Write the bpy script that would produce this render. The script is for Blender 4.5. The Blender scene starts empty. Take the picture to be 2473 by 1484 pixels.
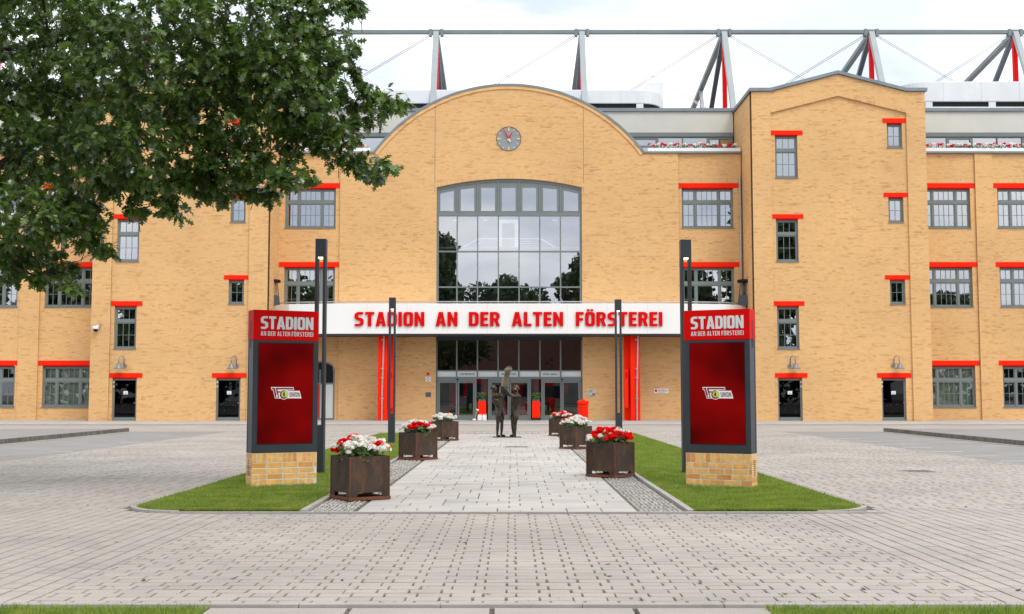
import bpy, bmesh, math, random
import numpy as np
from mathutils import Vector, Matrix
random.seed(7); rng = np.random.default_rng(7)
R = math.radians
# ------------------------------------------------------------------ camera, sky, sun, exposure
scene = bpy.context.scene
F_PX, CX, CY, H_CAM = 2800.0, 1236.5, 742.0, 1.5          # survey of the place: focal length in survey pixels, eye height
PITCH = math.atan(210 / 2800)
CP, SP = math.cos(PITCH), math.sin(PITCH)
cam_d = bpy.data.cameras.new('camera'); cam = bpy.data.objects.new('camera', cam_d)
scene.collection.objects.link(cam)
cam.location = (0, 0, H_CAM); cam.rotation_euler = (math.pi / 2 + PITCH, 0, 0)
cam_d.sensor_width = 36; cam_d.lens = 36 * F_PX / 2473; cam_d.clip_end = 2000; cam_d.clip_start = .1
scene.camera = cam
SUN_EL, SUN_AZ = R(52), R(148)                              # azimuth clockwise from +Y: behind the camera, to the right
world = bpy.data.worlds.new('World'); scene.world = world; world.use_nodes = True
wn, wl = world.node_tree.nodes, world.node_tree.links
wn.clear()
wout = wn.new('ShaderNodeOutputWorld'); wbg = wn.new('ShaderNodeBackground')
sky = wn.new('ShaderNodeTexSky'); sky.sky_type = 'NISHITA'; sky.sun_disc = False
sky.sun_elevation = SUN_EL; sky.sun_rotation = SUN_AZ; sky.air_density = 1.2; sky.dust_density = 3.0
tc = wn.new('ShaderNodeTexCoord')
mp = wn.new('ShaderNodeMapping'); mp.inputs['Scale'].default_value = (1, 1, 2.6); mp.inputs['Location'].default_value = (-3.171, -6.285, 2.717)
n1 = wn.new('ShaderNodeTexNoise'); n1.inputs['Scale'].default_value = 2.3; n1.inputs['Detail'].default_value = 7; n1.inputs['Roughness'].default_value = .58
n2 = wn.new('ShaderNodeTexNoise'); n2.inputs['Scale'].default_value = 5.5; n2.inputs['Detail'].default_value = 6
r1 = wn.new('ShaderNodeValToRGB'); r1.color_ramp.elements[0].position = .30; r1.color_ramp.elements[1].position = .47
r2 = wn.new('ShaderNodeValToRGB')
r2.color_ramp.elements[0].position = .34; r2.color_ramp.elements[0].color = (.46, .52, .635, 1)
r2.color_ramp.elements[1].position = .60; r2.color_ramp.elements[1].color = (1, 1, 1, 1)
cm = wn.new('ShaderNodeMix'); cm.data_type = 'RGBA'; cm.blend_type = 'MULTIPLY'; cm.inputs[0].default_value = 1
cm.inputs[7].default_value = (15.0, 15.1, 15.4, 1)
mx = wn.new('ShaderNodeMix'); mx.data_type = 'RGBA'
wl.new(tc.outputs['Generated'], mp.inputs['Vector']); wl.new(mp.outputs[0], n1.inputs['Vector']); wl.new(mp.outputs[0], n2.inputs['Vector'])
wl.new(n1.outputs['Fac'], r1.inputs['Fac']); wl.new(n2.outputs['Fac'], r2.inputs['Fac'])
wl.new(r2.outputs['Color'], cm.inputs[6]); wl.new(r1.outputs['Color'], mx.inputs[0])
sb = wn.new('ShaderNodeMix'); sb.data_type = 'RGBA'; sb.inputs[0].default_value = .62; sb.inputs[7].default_value = (12.5, 13.2, 14.2, 1)
wl.new(sky.outputs['Color'], sb.inputs[6])
wl.new(sb.outputs[2], mx.inputs[6]); wl.new(cm.outputs[2], mx.inputs[7])
wl.new(mx.outputs[2], wbg.inputs['Color']); wbg.inputs['Strength'].default_value = .1
wl.new(wbg.outputs[0], wout.inputs['Surface'])
sun_d = bpy.data.lights.new('sun', 'SUN'); sun_d.energy = 1.5; sun_d.angle = R(24); sun_d.color = (1, .95, .87)
sun = bpy.data.objects.new('sun', sun_d); scene.collection.objects.link(sun)
sun.rotation_euler = (math.pi / 2 - SUN_EL, 0, -SUN_AZ + math.pi)
sd = Vector((math.sin(SUN_AZ) * math.cos(SUN_EL), math.cos(SUN_AZ) * math.cos(SUN_EL), math.sin(SUN_EL)))
sun.rotation_euler = sd.to_track_quat('Z', 'Y').to_euler(); sun.location = (20, -20, 40)
vs = scene.view_settings
vs.view_transform = 'Standard'; vs.look = 'None'; vs.exposure = 0.14; vs.gamma = 1; vs.use_curve_mapping = False
scene.cycles.max_bounces = 6; scene.cycles.transparent_max_bounces = 12
# ------------------------------------------------------------------ survey helpers
def at(x, y, Y):
    u, v = (x - CX) / F_PX, (CY - y) / F_PX
    t = Y / (CP - v * SP)
    return u * t, H_CAM + t * (SP + v * CP)
def G(x, y, z=0.0):
    u, v = (x - CX) / F_PX, (CY - y) / F_PX
    t = (H_CAM - z) / -(SP + v * CP)
    return u * t, t * (CP - v * SP)
def rect(x0, y0, x1, y1, Y):
    xm, ym = (x0 + x1) / 2, (y0 + y1) / 2
    return at(x0, ym, Y)[0], at(x1, ym, Y)[0], at(xm, y1, Y)[1], at(xm, y0, Y)[1]     # X0,X1,Z0,Z1
# ------------------------------------------------------------------ materials
M = {}
def nodes_of(name):
    m = bpy.data.materials.new(name); m.use_nodes = True; M[name] = m
    nt = m.node_tree
    return m, nt.nodes, nt.links, nt.nodes['Principled BSDF']
def mat(name, col, rough=.6, var=.12, scale=3.0, bump=0.0, bscale=40.0, metal=0.0, spec=.5, dirt=None, dirt_amt=.3, stretch=None):
    m, n, l, b = nodes_of(name)
    geo = n.new('ShaderNodeNewGeometry')
    vec = geo.outputs['Position']
    if stretch:
        mpn = n.new('ShaderNodeMapping'); mpn.inputs['Scale'].default_value = stretch
        l.new(vec, mpn.inputs['Vector']); vec = mpn.outputs[0]
    nz = n.new('ShaderNodeTexNoise'); nz.inputs['Scale'].default_value = scale; nz.inputs['Detail'].default_value = 5
    l.new(vec, nz.inputs['Vector'])
    mr = n.new('ShaderNodeMapRange'); mr.inputs[1].default_value = .3; mr.inputs[2].default_value = .7
    mr.inputs[3].default_value = 1 - var; mr.inputs[4].default_value = 1 + var
    l.new(nz.outputs['Fac'], mr.inputs[0])
    mix = n.new('ShaderNodeMix'); mix.data_type = 'RGBA'; mix.blend_type = 'MULTIPLY'; mix.inputs[0].default_value = 1
    mix.inputs[6].default_value = (*col, 1); l.new(mr.outputs[0], mix.inputs[7])
    out = mix.outputs[2]
    if dirt:
        nd = n.new('ShaderNodeTexNoise'); nd.inputs['Scale'].default_value = scale * 2.3; nd.inputs['Detail'].default_value = 8; nd.inputs['Roughness'].default_value = .65
        l.new(vec, nd.inputs['Vector'])
        rd = n.new('ShaderNodeMapRange'); rd.inputs[1].default_value = .48; rd.inputs[2].default_value = .72; rd.inputs[4].default_value = dirt_amt
        l.new(nd.outputs['Fac'], rd.inputs[0])
        dm = n.new('ShaderNodeMix'); dm.data_type = 'RGBA'; l.new(rd.outputs[0], dm.inputs[0])
        l.new(out, dm.inputs[6]); dm.inputs[7].default_value = (*dirt, 1); out = dm.outputs[2]
    l.new(out, b.inputs['Base Color'])
    b.inputs['Roughness'].default_value = rough; b.inputs['Metallic'].default_value = metal
    b.inputs['Specular IOR Level'].default_value = spec
    if bump:
        nb = n.new('ShaderNodeTexNoise'); nb.inputs['Scale'].default_value = bscale; nb.inputs['Detail'].default_value = 4
        l.new(geo.outputs['Position'], nb.inputs['Vector'])
        bp = n.new('ShaderNodeBump'); bp.inputs['Strength'].default_value = bump; bp.inputs['Distance'].default_value = .01
        l.new(nb.outputs['Fac'], bp.inputs['Height']); l.new(bp.outputs[0], b.inputs['Normal'])
    return m
def piece_mat(name, stops, rough=.8, streak=(.9, .9, 9.0), streak_amt=.45, patch=.10, patch_scale=.25, bump=.25, bscale=55, fine=.05):
    """colour by piece: random per island / per object, drifting in long streaks as laid"""
    m, n, l, b = nodes_of(name)
    geo = n.new('ShaderNodeNewGeometry'); oi = n.new('ShaderNodeObjectInfo')
    ad = n.new('ShaderNodeMath'); ad.operation = 'ADD'
    l.new(geo.outputs['Random Per Island'], ad.inputs[0]); l.new(oi.outputs['Random'], ad.inputs[1])
    fr = n.new('ShaderNodeMath'); fr.operation = 'FRACT'; l.new(ad.outputs[0], fr.inputs[0])
    mpn = n.new('ShaderNodeMapping'); mpn.inputs['Scale'].default_value = streak; l.new(geo.outputs['Position'], mpn.inputs['Vector'])
    nz = n.new('ShaderNodeTexNoise'); nz.inputs['Scale'].default_value = 1.0; nz.inputs['Detail'].default_value = 3; l.new(mpn.outputs[0], nz.inputs['Vector'])
    ms = n.new('ShaderNodeMapRange'); ms.inputs[1].default_value = .28; ms.inputs[2].default_value = .72; l.new(nz.outputs['Fac'], ms.inputs[0])
    mixv = n.new('ShaderNodeMix'); mixv.data_type = 'FLOAT'; mixv.inputs[0].default_value = streak_amt
    l.new(fr.outputs[0], mixv.inputs[2]); l.new(ms.outputs[0], mixv.inputs[3])
    rp = n.new('ShaderNodeValToRGB')
    while len(rp.color_ramp.elements) < len(stops): rp.color_ramp.elements.new(.5)
    for e, (p, c) in zip(rp.color_ramp.elements, stops): e.position = p; e.color = (*c, 1)
    l.new(mixv.outputs[0], rp.inputs['Fac'])
    np_ = n.new('ShaderNodeTexNoise'); np_.inputs['Scale'].default_value = patch_scale; np_.inputs['Detail'].default_value = 4
    l.new(geo.outputs['Position'], np_.inputs['Vector'])
    nf = n.new('ShaderNodeTexNoise'); nf.inputs['Scale'].default_value = bscale * .6; nf.inputs['Detail'].default_value = 3
    l.new(geo.outputs['Position'], nf.inputs['Vector'])
    m1 = n.new('ShaderNodeMapRange'); m1.inputs[1].default_value = .3; m1.inputs[2].default_value = .7; m1.inputs[3].default_value = 1 - patch; m1.inputs[4].default_value = 1 + patch
    l.new(np_.outputs['Fac'], m1.inputs[0])
    m2 = n.new('ShaderNodeMapRange'); m2.inputs[1].default_value = .3; m2.inputs[2].default_value = .7; m2.inputs[3].default_value = 1 - fine; m2.inputs[4].default_value = 1 + fine
    l.new(nf.outputs['Fac'], m2.inputs[0])
    mm = n.new('ShaderNodeMath'); mm.operation = 'MULTIPLY'; l.new(m1.outputs[0], mm.inputs[0]); l.new(m2.outputs[0], mm.inputs[1])
    mul = n.new('ShaderNodeMix'); mul.data_type = 'RGBA'; mul.blend_type = 'MULTIPLY'; mul.inputs[0].default_value = 1
    l.new(rp.outputs['Color'], mul.inputs[6]); l.new(mm.outputs[0], mul.inputs[7]); l.new(mul.outputs[2], b.inputs['Base Color'])
    b.inputs['Roughness'].default_value = rough
    if bump:
        bp = n.new('ShaderNodeBump'); bp.inputs['Strength'].default_value = bump; bp.inputs['Distance'].default_value = .004
        l.new(nf.outputs['Fac'], bp.inputs['Height']); l.new(bp.outputs[0], b.inputs['Normal'])
    return m
def glass_mat(name, refl, tint=(.75, .80, .80)):
    m, n, l, b = nodes_of(name)
    n.remove(b); out = n['Material Output']
    gl = n.new('ShaderNodeBsdfGlossy'); gl.inputs['Roughness'].default_value = .004; gl.inputs['Color'].default_value = (.93, .96, 1, 1)
    tr = n.new('ShaderNodeBsdfTransparent'); tr.inputs['Color'].default_value = (*tint, 1)
    fz = n.new('ShaderNodeFresnel'); fz.inputs['IOR'].default_value = 1.5
    ma = n.new('ShaderNodeMath'); ma.operation = 'ADD'; ma.use_clamp = True; ma.inputs[1].default_value = refl
    l.new(fz.outputs[0], ma.inputs[0])
    mx_ = n.new('ShaderNodeMixShader'); l.new(ma.outputs[0], mx_.inputs[0]); l.new(tr.outputs[0], mx_.inputs[1]); l.new(gl.outputs[0], mx_.inputs[2])
    l.new(mx_.outputs[0], out.inputs['Surface'])
    return m
def emit_mat(name, col, strength):
    m, n, l, b = nodes_of(name)
    b.inputs['Base Color'].default_value = (*[c * .5 for c in col], 1); b.inputs['Emission Color'].default_value = (*col, 1); b.inputs['Emission Strength'].default_value = strength
    b.inputs['Roughness'].default_value = .3
    return m
def leaf_mat(name, c1, c2, rough=.4, trans=.25, sc=1.2, spec=.5):
    m, n, l, b = nodes_of(name)
    geo = n.new('ShaderNodeNewGeometry'); oi = n.new('ShaderNodeObjectInfo')
    nz = n.new('ShaderNodeTexNoise'); nz.inputs['Scale'].default_value = sc; nz.inputs['Detail'].default_value = 3
    l.new(geo.outputs['Position'], nz.inputs['Vector'])
    ad = n.new('ShaderNodeMath'); ad.operation = 'MULTIPLY_ADD'; ad.inputs[1].default_value = .6
    l.new(geo.outputs['Random Per Island'], ad.inputs[0])
    sub = n.new('ShaderNodeMath'); sub.operation = 'SUBTRACT'; sub.inputs[1].default_value = .28; l.new(nz.outputs['Fac'], sub.inputs[0]); l.new(sub.outputs[0], ad.inputs[2])
    rp = n.new('ShaderNodeValToRGB'); rp.color_ramp.elements[0].position = .1; rp.color_ramp.elements[0].color = (*c1, 1); rp.color_ramp.elements[1].position = .9; rp.color_ramp.elements[1].color = (*c2, 1)
    l.new(ad.outputs[0], rp.inputs['Fac']); l.new(rp.outputs[0], b.inputs['Base Color'])
    b.inputs['Roughness'].default_value = rough; b.inputs['Specular IOR Level'].default_value = spec
    tl = n.new('ShaderNodeBsdfTranslucent')
    hs = n.new('ShaderNodeHueSaturation'); hs.inputs['Value'].default_value = 1.5; hs.inputs['Saturation'].default_value = 1.15; l.new(rp.outputs[0], hs.inputs['Color']); l.new(hs.outputs[0], tl.inputs['Color'])
    mxs = n.new('ShaderNodeMixShader'); mxs.inputs[0].default_value = trans
    l.new(b.outputs[0], mxs.inputs[1]); l.new(tl.outputs[0], mxs.inputs[2]); l.new(mxs.outputs[0], n['Material Output'].inputs['Surface'])
    return m
BR_STOPS = [(.0, (.765, .482, .222)), (.50, (.735, .452, .198)), (.66, (.705, .420, .176)), (.78, (.640, .366, .154)), (.95, (.515, .288, .126))]
piece_mat('brick', BR_STOPS, streak=(1.1, 1.1, 10.5), streak_amt=.48, patch=.07, bump=0)
mat('red_paint', (.93, .022, .004), .5, .04, 2, spec=.08)
mat('red_deep', (.66, .004, .003), .5, .05, 2, spec=.06)
mat('frame_grey', (.185, .215, .21), .5, .05, 2, spec=.25)
mat('zinc', (.20, .235, .26), .45, .12, 1.5, metal=.3)
mat('steel_grey', (.20, .24, .25), .5, .10, .8, spec=.3)
mat('steel_dark', (.075, .09, .115), .45, .08, 1)
mat('steel_pale', (.36, .40, .405), .5, .08, .8, spec=.3)
mat('galvanised', (.42, .42, .41), .4, .15, 8, metal=.5)
mat('white_panel', (.84, .84, .82), .45, .03, .6, dirt=(.62, .60, .55), dirt_amt=.10, stretch=(1, 1, .25))
mat('membrane', (.72, .745, .76), .5, .05, .8, dirt=(.62, .64, .64), dirt_amt=.35, stretch=(1, 1, .35))
mat('stucco', (.60, .595, .54), .9, .05, .8, .15, 60)
mat('anthracite', (.042, .050, .060), .45, .08, 3, spec=.25)
mat('black', (.010, .010, .011), .6, .1, 5, spec=.2)
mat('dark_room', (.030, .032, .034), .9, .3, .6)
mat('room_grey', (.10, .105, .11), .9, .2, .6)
mat('blind', (.46, .53, .42), .9, .08, 1.5, stretch=(6, 1, .2))
mat('frosted', (.62, .68, .66), .35, .04, 2)
glass_mat('glass', .40); glass_mat('glass_low', .075, (.80, .85, .84)); glass_mat('glass_dark', -.012, (.25, .27, .27))
mat('clock_face', (.25, .28, .30), .5, .04, 3)
mat('gold', (.80, .47, .13), .35, .05, 3)
mat('cream', (.75, .68, .55), .5, .05, 3)
mat('paper', (.78, .80, .77), .7, .03, 6)
mat('ink', (.03, .03, .035), .6, .1, 5)
mat('plaque', (.55, .53, .47), .5, .15, 20)
mat('letter_pale', (.66, .72, .74), .4, .03, 3)
mat('rust', (.056, .040, .031), .72, .35, 4, .5, 90, dirt=(.20, .075, .022), dirt_amt=.6, stretch=(1, 1, .5), spec=.25)
mat('rust_edge', (.17, .055, .025), .8, .3, 8, .4, 90, dirt=(.07, .03, .02), dirt_amt=.5)
mat('soil', (.035, .026, .018), .95, .3, 20)
mat('bronze', (.055, .045, .033), .27, .40, 14, .35, 40, metal=.85, dirt=(.20, .18, .14), dirt_amt=.55)
mat('bronze_pale', (.21, .175, .12), .35, .25, 12, .2, 60, metal=.7)
mat('bark', (.055, .045, .036), .9, .35, 9, .8, 30, stretch=(1, 1, .25))
mat('plastic_white', (.80, .80, .78), .35, .04, 5)
mat('rubber', (.015, .015, .016), .7, .1, 5)
mat('wood', (.42, .25, .12), .6, .15, 10)
mat('concrete', (.40, .37, .335), .85, .10, 2, .3, 70, dirt=(.22, .20, .17), dirt_amt=.35)
mat('kerb_stained', (.15, .14, .115), .9, .35, 5, .4, 50, dirt=(.05, .05, .04), dirt_amt=.8)
mat('asphalt', (.275, .262, .245), .9, .10, .7, .3, 90, dirt=(.16, .155, .145), dirt_amt=.4)
mat('road_white', (.70, .69, .66), .8, .15, 6)
mat('earth', (.06, .045, .03), .95, .25, 4)
mat('joint_sand', (.135, .122, .094), .95, .35, 2.5, .3, 60, dirt=(.085, .10, .04), dirt_amt=.7)
mat('lawn_soil', (.10, .17, .034), .95, .25, 1.5, .6, 60)
PV = [(.0, (.428, .385, .335)), (.45, (.402, .362, .316)), (.8, (.375, .338, .296)), (1.0, (.325, .292, .256))]
piece_mat('paver', PV, .85, (.6, .6, 1), .35, .13, .45, .3, 110, .12)
SL = [(.0, (.525, .488, .435)), (.4, (.488, .453, .405)), (.75, (.445, .418, .38)), (1.0, (.375, .362, .34))]
piece_mat('slab', SL, .8, (1.4, .5, 1), .3, .11, .6, .25, 90, .12)
ST = [(.0, (.52, .49, .44)), (.5, (.42, .40, .37)), (.8, (.33, .31, .285)), (1.0, (.23, .21, .19))]
piece_mat('sett', ST, .8, (3, 3, 1), .2, .06, .5, .3, 110, .08)
SB = [(.0, (.88, .55, .19)), (.4, (.85, .48, .14)), (.65, (.80, .40, .11)), (.85, (.72, .31, .085)), (1.0, (.50, .20, .06))]
piece_mat('printed_brick', SB, .35, (6, 6, 6), .25, .10, 6, 0, 20, .15)
mat('printed_mortar', (.74, .72, .66), .35, .05, 8)
leaf_mat('oak_leaf', (.024, .056, .016), (.155, .25, .050), .27, .32, 1.5, .8)
leaf_mat('tree_leaf', (.020, .042, .016), (.075, .120, .036), .5, .2, .3)
leaf_mat('shrub_leaf', (.035, .085, .018), (.13, .21, .05), .45, .25, 8)
leaf_mat('geranium_leaf', (.025, .065, .012), (.11, .19, .045), .5, .2, 9)
leaf_mat('grass', (.078, .175, .020), (.37, .41, .10), .6, .38, 2.6, .3)
leaf_mat('petal_red', (.62, .001, .002), (.92, .006, .006), .7, .2, 30, .1)
leaf_mat('petal_white', (.70, .66, .58), (.92, .91, .88), .6, .2, 30)
mat('roof_tile', (.16, .055, .035), .8, .25, 3, .4, 20)
mat('render_wall', (.34, .33, .31), .9, .1, 1)
m_, n_, l_, b_ = nodes_of('screen')                          # backlit display, uneven dark red picture
g_ = n_.new('ShaderNodeNewGeometry'); z_ = n_.new('ShaderNodeTexNoise'); z_.inputs['Scale'].default_value = .9; z_.inputs['Detail'].default_value = 2
l_.new(g_.outputs['Position'], z_.inputs['Vector'])
c_ = n_.new('ShaderNodeValToRGB'); c_.color_ramp.elements[0].position = .36; c_.color_ramp.elements[0].color = (.055, 0, 0, 1); c_.color_ramp.elements[1].position = .66; c_.color_ramp.elements[1].color = (.20, .001, .001, 1)
l_.new(z_.outputs['Fac'], c_.inputs['Fac']); l_.new(c_.outputs['Color'], b_.inputs['Emission Color']); b_.inputs['Emission Strength'].default_value = .85
b_.inputs['Base Color'].default_value = (.03, .002, .002, 1); b_.inputs['Roughness'].default_value = .6; b_.inputs['Specular IOR Level'].default_value = .01
emit_mat('led', (1, .80, .55), 2.2); emit_mat('room_lamp', (1, .9, .75), .4); emit_mat('logo_white', (.90, .86, .88), .34); emit_mat('logo_red', (.16, .004, .01), .5)
emit_mat('logo_dark', (.02, .006, .02), .4); emit_mat('logo_green', (.42, .50, .10), .6); emit_mat('lift_white', (.85, .93, 1), .35)
# ------------------------------------------------------------------ mesh helpers
COL = scene.collection
class MB:
    def __init__(s): s.v = []; s.f = []
    def add(s, vs, fs):
        o = len(s.v); s.v += [tuple(p) for p in vs]; s.f += [tuple(i + o for i in q) for q in fs]; return s
    def box(s, x0, x1, y0, y1, z0, z1):
        return s.add([(x0, y0, z0), (x1, y0, z0), (x1, y1, z0), (x0, y1, z0), (x0, y0, z1), (x1, y0, z1), (x1, y1, z1), (x0, y1, z1)],
                     [(0, 3, 2, 1), (4, 5, 6, 7), (0, 1, 5, 4), (1, 2, 6, 5), (2, 3, 7, 6), (3, 0, 4, 7)])
    def prism(s, poly, axis, a, b):
        """poly in the two other axes; axis 'y': (x,z); 'z': (x,y); 'x': (y,z)"""
        n = len(poly)
        put = {'y': lambda p, t: (p[0], t, p[1]), 'z': lambda p, t: (p[0], p[1], t), 'x': lambda p, t: (t, p[0], p[1])}[axis]
        vs_ = [put(p, a) for p in poly] + [put(p, b) for p in poly]
        fs = [tuple(range(n))[::-1], tuple(range(n, 2 * n))] + [(i, (i + 1) % n, n + (i + 1) % n, n + i) for i in range(n)]
        return s.add(vs_, fs)
    def tube(s, path, r, n=8, caps=True):
        path = [Vector(p) for p in path]; rr = r if isinstance(r, (list, tuple)) else [r] * len(path)
        o = len(s.v); prev = None
        for i, p in enumerate(path):
            d = (path[min(i + 1, len(path) - 1)] - path[max(i - 1, 0)]).normalized()
            if prev is None:
                a = d.orthogonal().normalized()
            else:
                a = (prev - d * prev.dot(d)); a = a.normalized() if a.length > 1e-6 else d.orthogonal().normalized()
            prev = a; b = d.cross(a)
            for k in range(n):
                t = 2 * math.pi * k / n; s.v.append(tuple(p + (a * math.cos(t) + b * math.sin(t)) * rr[i]))
        for i in range(len(path) - 1):
            for k in range(n):
                k2 = (k + 1) % n; s.f.append((o + i * n + k, o + i * n + k2, o + (i + 1) * n + k2, o + (i + 1) * n + k))
        if caps:
            s.f.append(tuple(o + k for k in range(n))[::-1]); s.f.append(tuple(o + (len(path) - 1) * n + k for k in range(n)))
        return s
    def beam(s, a, b, w, t):
        """square bar from a to b, w wide, t thick"""
        a, b = Vector(a), Vector(b); d = (b - a).normalized()
        u = d.cross(Vector((1, 0, 0)))
        if u.length < .05: u = d.cross(Vector((0, 1, 0)))
        u.normalize(); w_ = d.cross(u).normalized()
        c = [(-1, -1), (1, -1), (1, 1), (-1, 1)]
        return s.add([a + w_ * (i * w / 2) + u * (j * t / 2) for i, j in c] + [b + w_ * (i * w / 2) + u * (j * t / 2) for i, j in c],
                     [(0, 3, 2, 1), (4, 5, 6, 7), (0, 1, 5, 4), (1, 2, 6, 5), (2, 3, 7, 6), (3, 0, 4, 7)])
    def lathe(s, prof, n=20, c=(0, 0, 0)):
        o = len(s.v)
        for r, z in prof:
            for k in range(n):
                t = 2 * math.pi * k / n; s.v.append((c[0] + r * math.cos(t), c[1] + r * math.sin(t), c[2] + z))
        for i in range(len(prof) - 1):
            for k in range(n):
                k2 = (k + 1) % n; s.f.append((o + i * n + k, o + i * n + k2, o + (i + 1) * n + k2, o + (i + 1) * n + k))
        s.f.append(tuple(o + k for k in range(n))[::-1]); s.f.append(tuple(o + (len(prof) - 1) * n + k for k in range(n)))
        return s
    def mesh(s, name, m, smooth=False):
        me = bpy.data.meshes.new(name); me.from_pydata(s.v, [], s.f); me.materials.append(M[m])
        if smooth: me.shade_smooth()
        me.update(); return me
    def build(s, name, m, parent=None, smooth=False, bevel=0.0, kind=None):
        if parent is not None:
            b = BASE[parent.name]; s.v = [(p[0] - b[0], p[1] - b[1], p[2] - b[2]) for p in s.v] if b else s.v
        o = link(name, s.mesh(name, m, smooth), parent)
        if bevel:
            bv = o.modifiers.new('edge', 'BEVEL'); bv.width = bevel; bv.segments = 2; bv.limit_method = 'ANGLE'; bv.angle_limit = R(40)
        if kind: o['kind'] = kind
        return o
BASE = {}                                                     # world offset that a thing's part coordinates are given in (None: local)
def link(name, data, parent=None, loc=None):
    o = bpy.data.objects.new(name, data); COL.objects.link(o); o.parent = parent
    if loc is not None: o.location = loc
    BASE[o.name] = BASE.get(parent.name) if parent is not None else None
    return o
def thing(name, loc, label, cat, group=None, rz=0.0, local=False):
    o = bpy.data.objects.new(name, None); COL.objects.link(o); o.empty_display_size = .2
    o.location = loc; o.rotation_euler = (0, 0, rz); BASE[o.name] = None if local else tuple(loc)
    return tag(o, label, cat, group)
def tag(o, label, cat, group=None):
    o['label'] = label; o['category'] = cat
    if group: o['group'] = group
    return o
def np_mesh(name, V, Fq, m, smooth=False):
    """V (n,3), Fq (k,3|4) fast mesh"""
    me = bpy.data.meshes.new(name); k = Fq.shape[1]
    me.vertices.add(len(V)); me.vertices.foreach_set('co', np.ascontiguousarray(V, dtype=np.float32).ravel())
    me.loops.add(Fq.size); me.loops.foreach_set('vertex_index', Fq.astype(np.int32).ravel())
    me.polygons.add(len(Fq)); me.polygons.foreach_set('loop_start', (np.arange(len(Fq)) * k).astype(np.int32))
    me.materials.append(M[m]); me.update(calc_edges=True); me.validate()
    me.shade_smooth() if smooth else me.shade_flat()
    return me
def copy_tree(o, parent=None):
    c = o.copy(); COL.objects.link(c); c.parent = parent; BASE[c.name] = BASE.get(o.name)
    for ch in list(o.children): copy_tree(ch, c)
    return c
# ------------------------------------------------------------------ lettering: own block alphabet
def rnd(poly, r):
    out = []; n = len(poly)
    for i in range(n):
        p0, p, p1 = Vector(poly[i - 1]), Vector(poly[i]), Vector(poly[(i + 1) % n])
        a, b = p0 - p, p1 - p; q = min(r, a.length * .45, b.length * .45)
        A, B = p + a.normalized() * q, p + b.normalized() * q
        for t in (0, .35, .65, 1): out.append(tuple((A * (1 - t) ** 2) + (p * 2 * t * (1 - t)) + (B * t * t)))
    return out
def rr_(x0, y0, x1, y1): return [(x0, y0), (x1, y0), (x1, y1), (x0, y1)]
t_, h_ = .21, .18
GLY = {
 'I': (.21, [(rr_(0, 0, .21, 1), .02)]),
 'T': (.54, [([(0, 1), (0, .82), (.165, .82), (.165, 0), (.375, 0), (.375, .82), (.54, .82), (.54, 1)], .02)]),
 'A': (.62, [([(0, 0), (.19, 1), (.43, 1), (.62, 0), (.405, 0), (.375, .19), (.245, .19), (.215, 0)], .02), ([(.268, .35), (.352, .35), (.31, .70)], .01)]),
 'D': (.57, [([(0, 0), (0, 1), (.36, 1), (.50, .94), (.57, .80), (.57, .20), (.50, .06), (.36, 0)], .04), ([(.21, .18), (.31, .18), (.36, .25), (.36, .75), (.31, .82), (.21, .82)], .02)]),
 'O': (.58, [(rr_(0, 0, .58, 1), .19), (rr_(.21, .18, .37, .82), .07)]),
 'N': (.59, [([(0, 0), (0, 1), (.19, 1), (.39, .46), (.39, 1), (.59, 1), (.59, 0), (.40, 0), (.20, .54), (.20, 0)], .02)]),
 'E': (.47, [([(0, 0), (0, 1), (.47, 1), (.47, .82), (.21, .82), (.21, .60), (.43, .60), (.43, .42), (.21, .42), (.21, .18), (.47, .18), (.47, 0)], .02)]),
 'F': (.47, [([(0, 0), (0, 1), (.47, 1), (.47, .82), (.21, .82), (.21, .58), (.43, .58), (.43, .40), (.21, .40), (.21, 0)], .02)]),
 'L': (.45, [([(0, 0), (0, 1), (.21, 1), (.21, .18), (.45, .18), (.45, 0)], .02)]),
 'R': (.58, [([(0, 0), (0, 1), (.40, 1), (.56, .86), (.56, .55), (.45, .44), (.58, 0), (.37, 0), (.26, .40), (.21, .40), (.21, 0)], .05), (rr_(.21, .57, .355, .83), .04)]),
 'S': (.55, [([(.02, 0), (.36, 0), (.55, .14), (.55, .47), (.42, .58), (.21, .63), (.21, .79), (.25, .83), (.51, .83), (.53, 1), (.18, 1), (0, .86), (0, .55), (.12, .44), (.34, .39), (.34, .21), (.30, .17), (0, .17)], .06)]),
 'U': (.57, [([(0, 1), (0, 0), (.57, 0), (.57, 1), (.36, 1), (.36, .18), (.21, .18), (.21, 1)], .08)]),
 'C': (.53, [([(.53, .18), (.53, 0), (0, 0), (0, 1), (.53, 1), (.53, .82), (.21, .82), (.21, .18)], .08)]),
 'G': (.57, [([(.57, .55), (.57, 0), (0, 0), (0, 1), (.55, 1), (.55, .82), (.21, .82), (.21, .18), (.36, .18), (.36, .40), (.29, .40), (.29, .55)], .08)]),
 'B': (.57, [(rr_(0, 0, .57, 1), .1), (rr_(.21, .58, .36, .83), .03), (rr_(.21, .17, .36, .42), .03)]),
 'H': (.58, [([(0, 0), (0, 1), (.21, 1), (.21, .6), (.37, .6), (.37, 1), (.58, 1), (.58, 0), (.37, 0), (.37, .42), (.21, .42), (.21, 0)], .02)]),
 'Z': (.52, [([(0, 0), (0, .2), (.28, .82), (.02, .82), (.02, 1), (.52, 1), (.52, .8), (.24, .18), (.52, .18), (.52, 0)], .02)]),
 'P': (.55, [([(0, 0), (0, 1), (.55, 1), (.55, .38), (.21, .38), (.21, 0)], .08), (rr_(.21, .55, .35, .83), .03)]),
 '1': (.36, [([(.15, 0), (.15, .78), (0, .72), (0, .88), (.18, 1), (.36, 1), (.36, 0)], .02)]),
}
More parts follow.
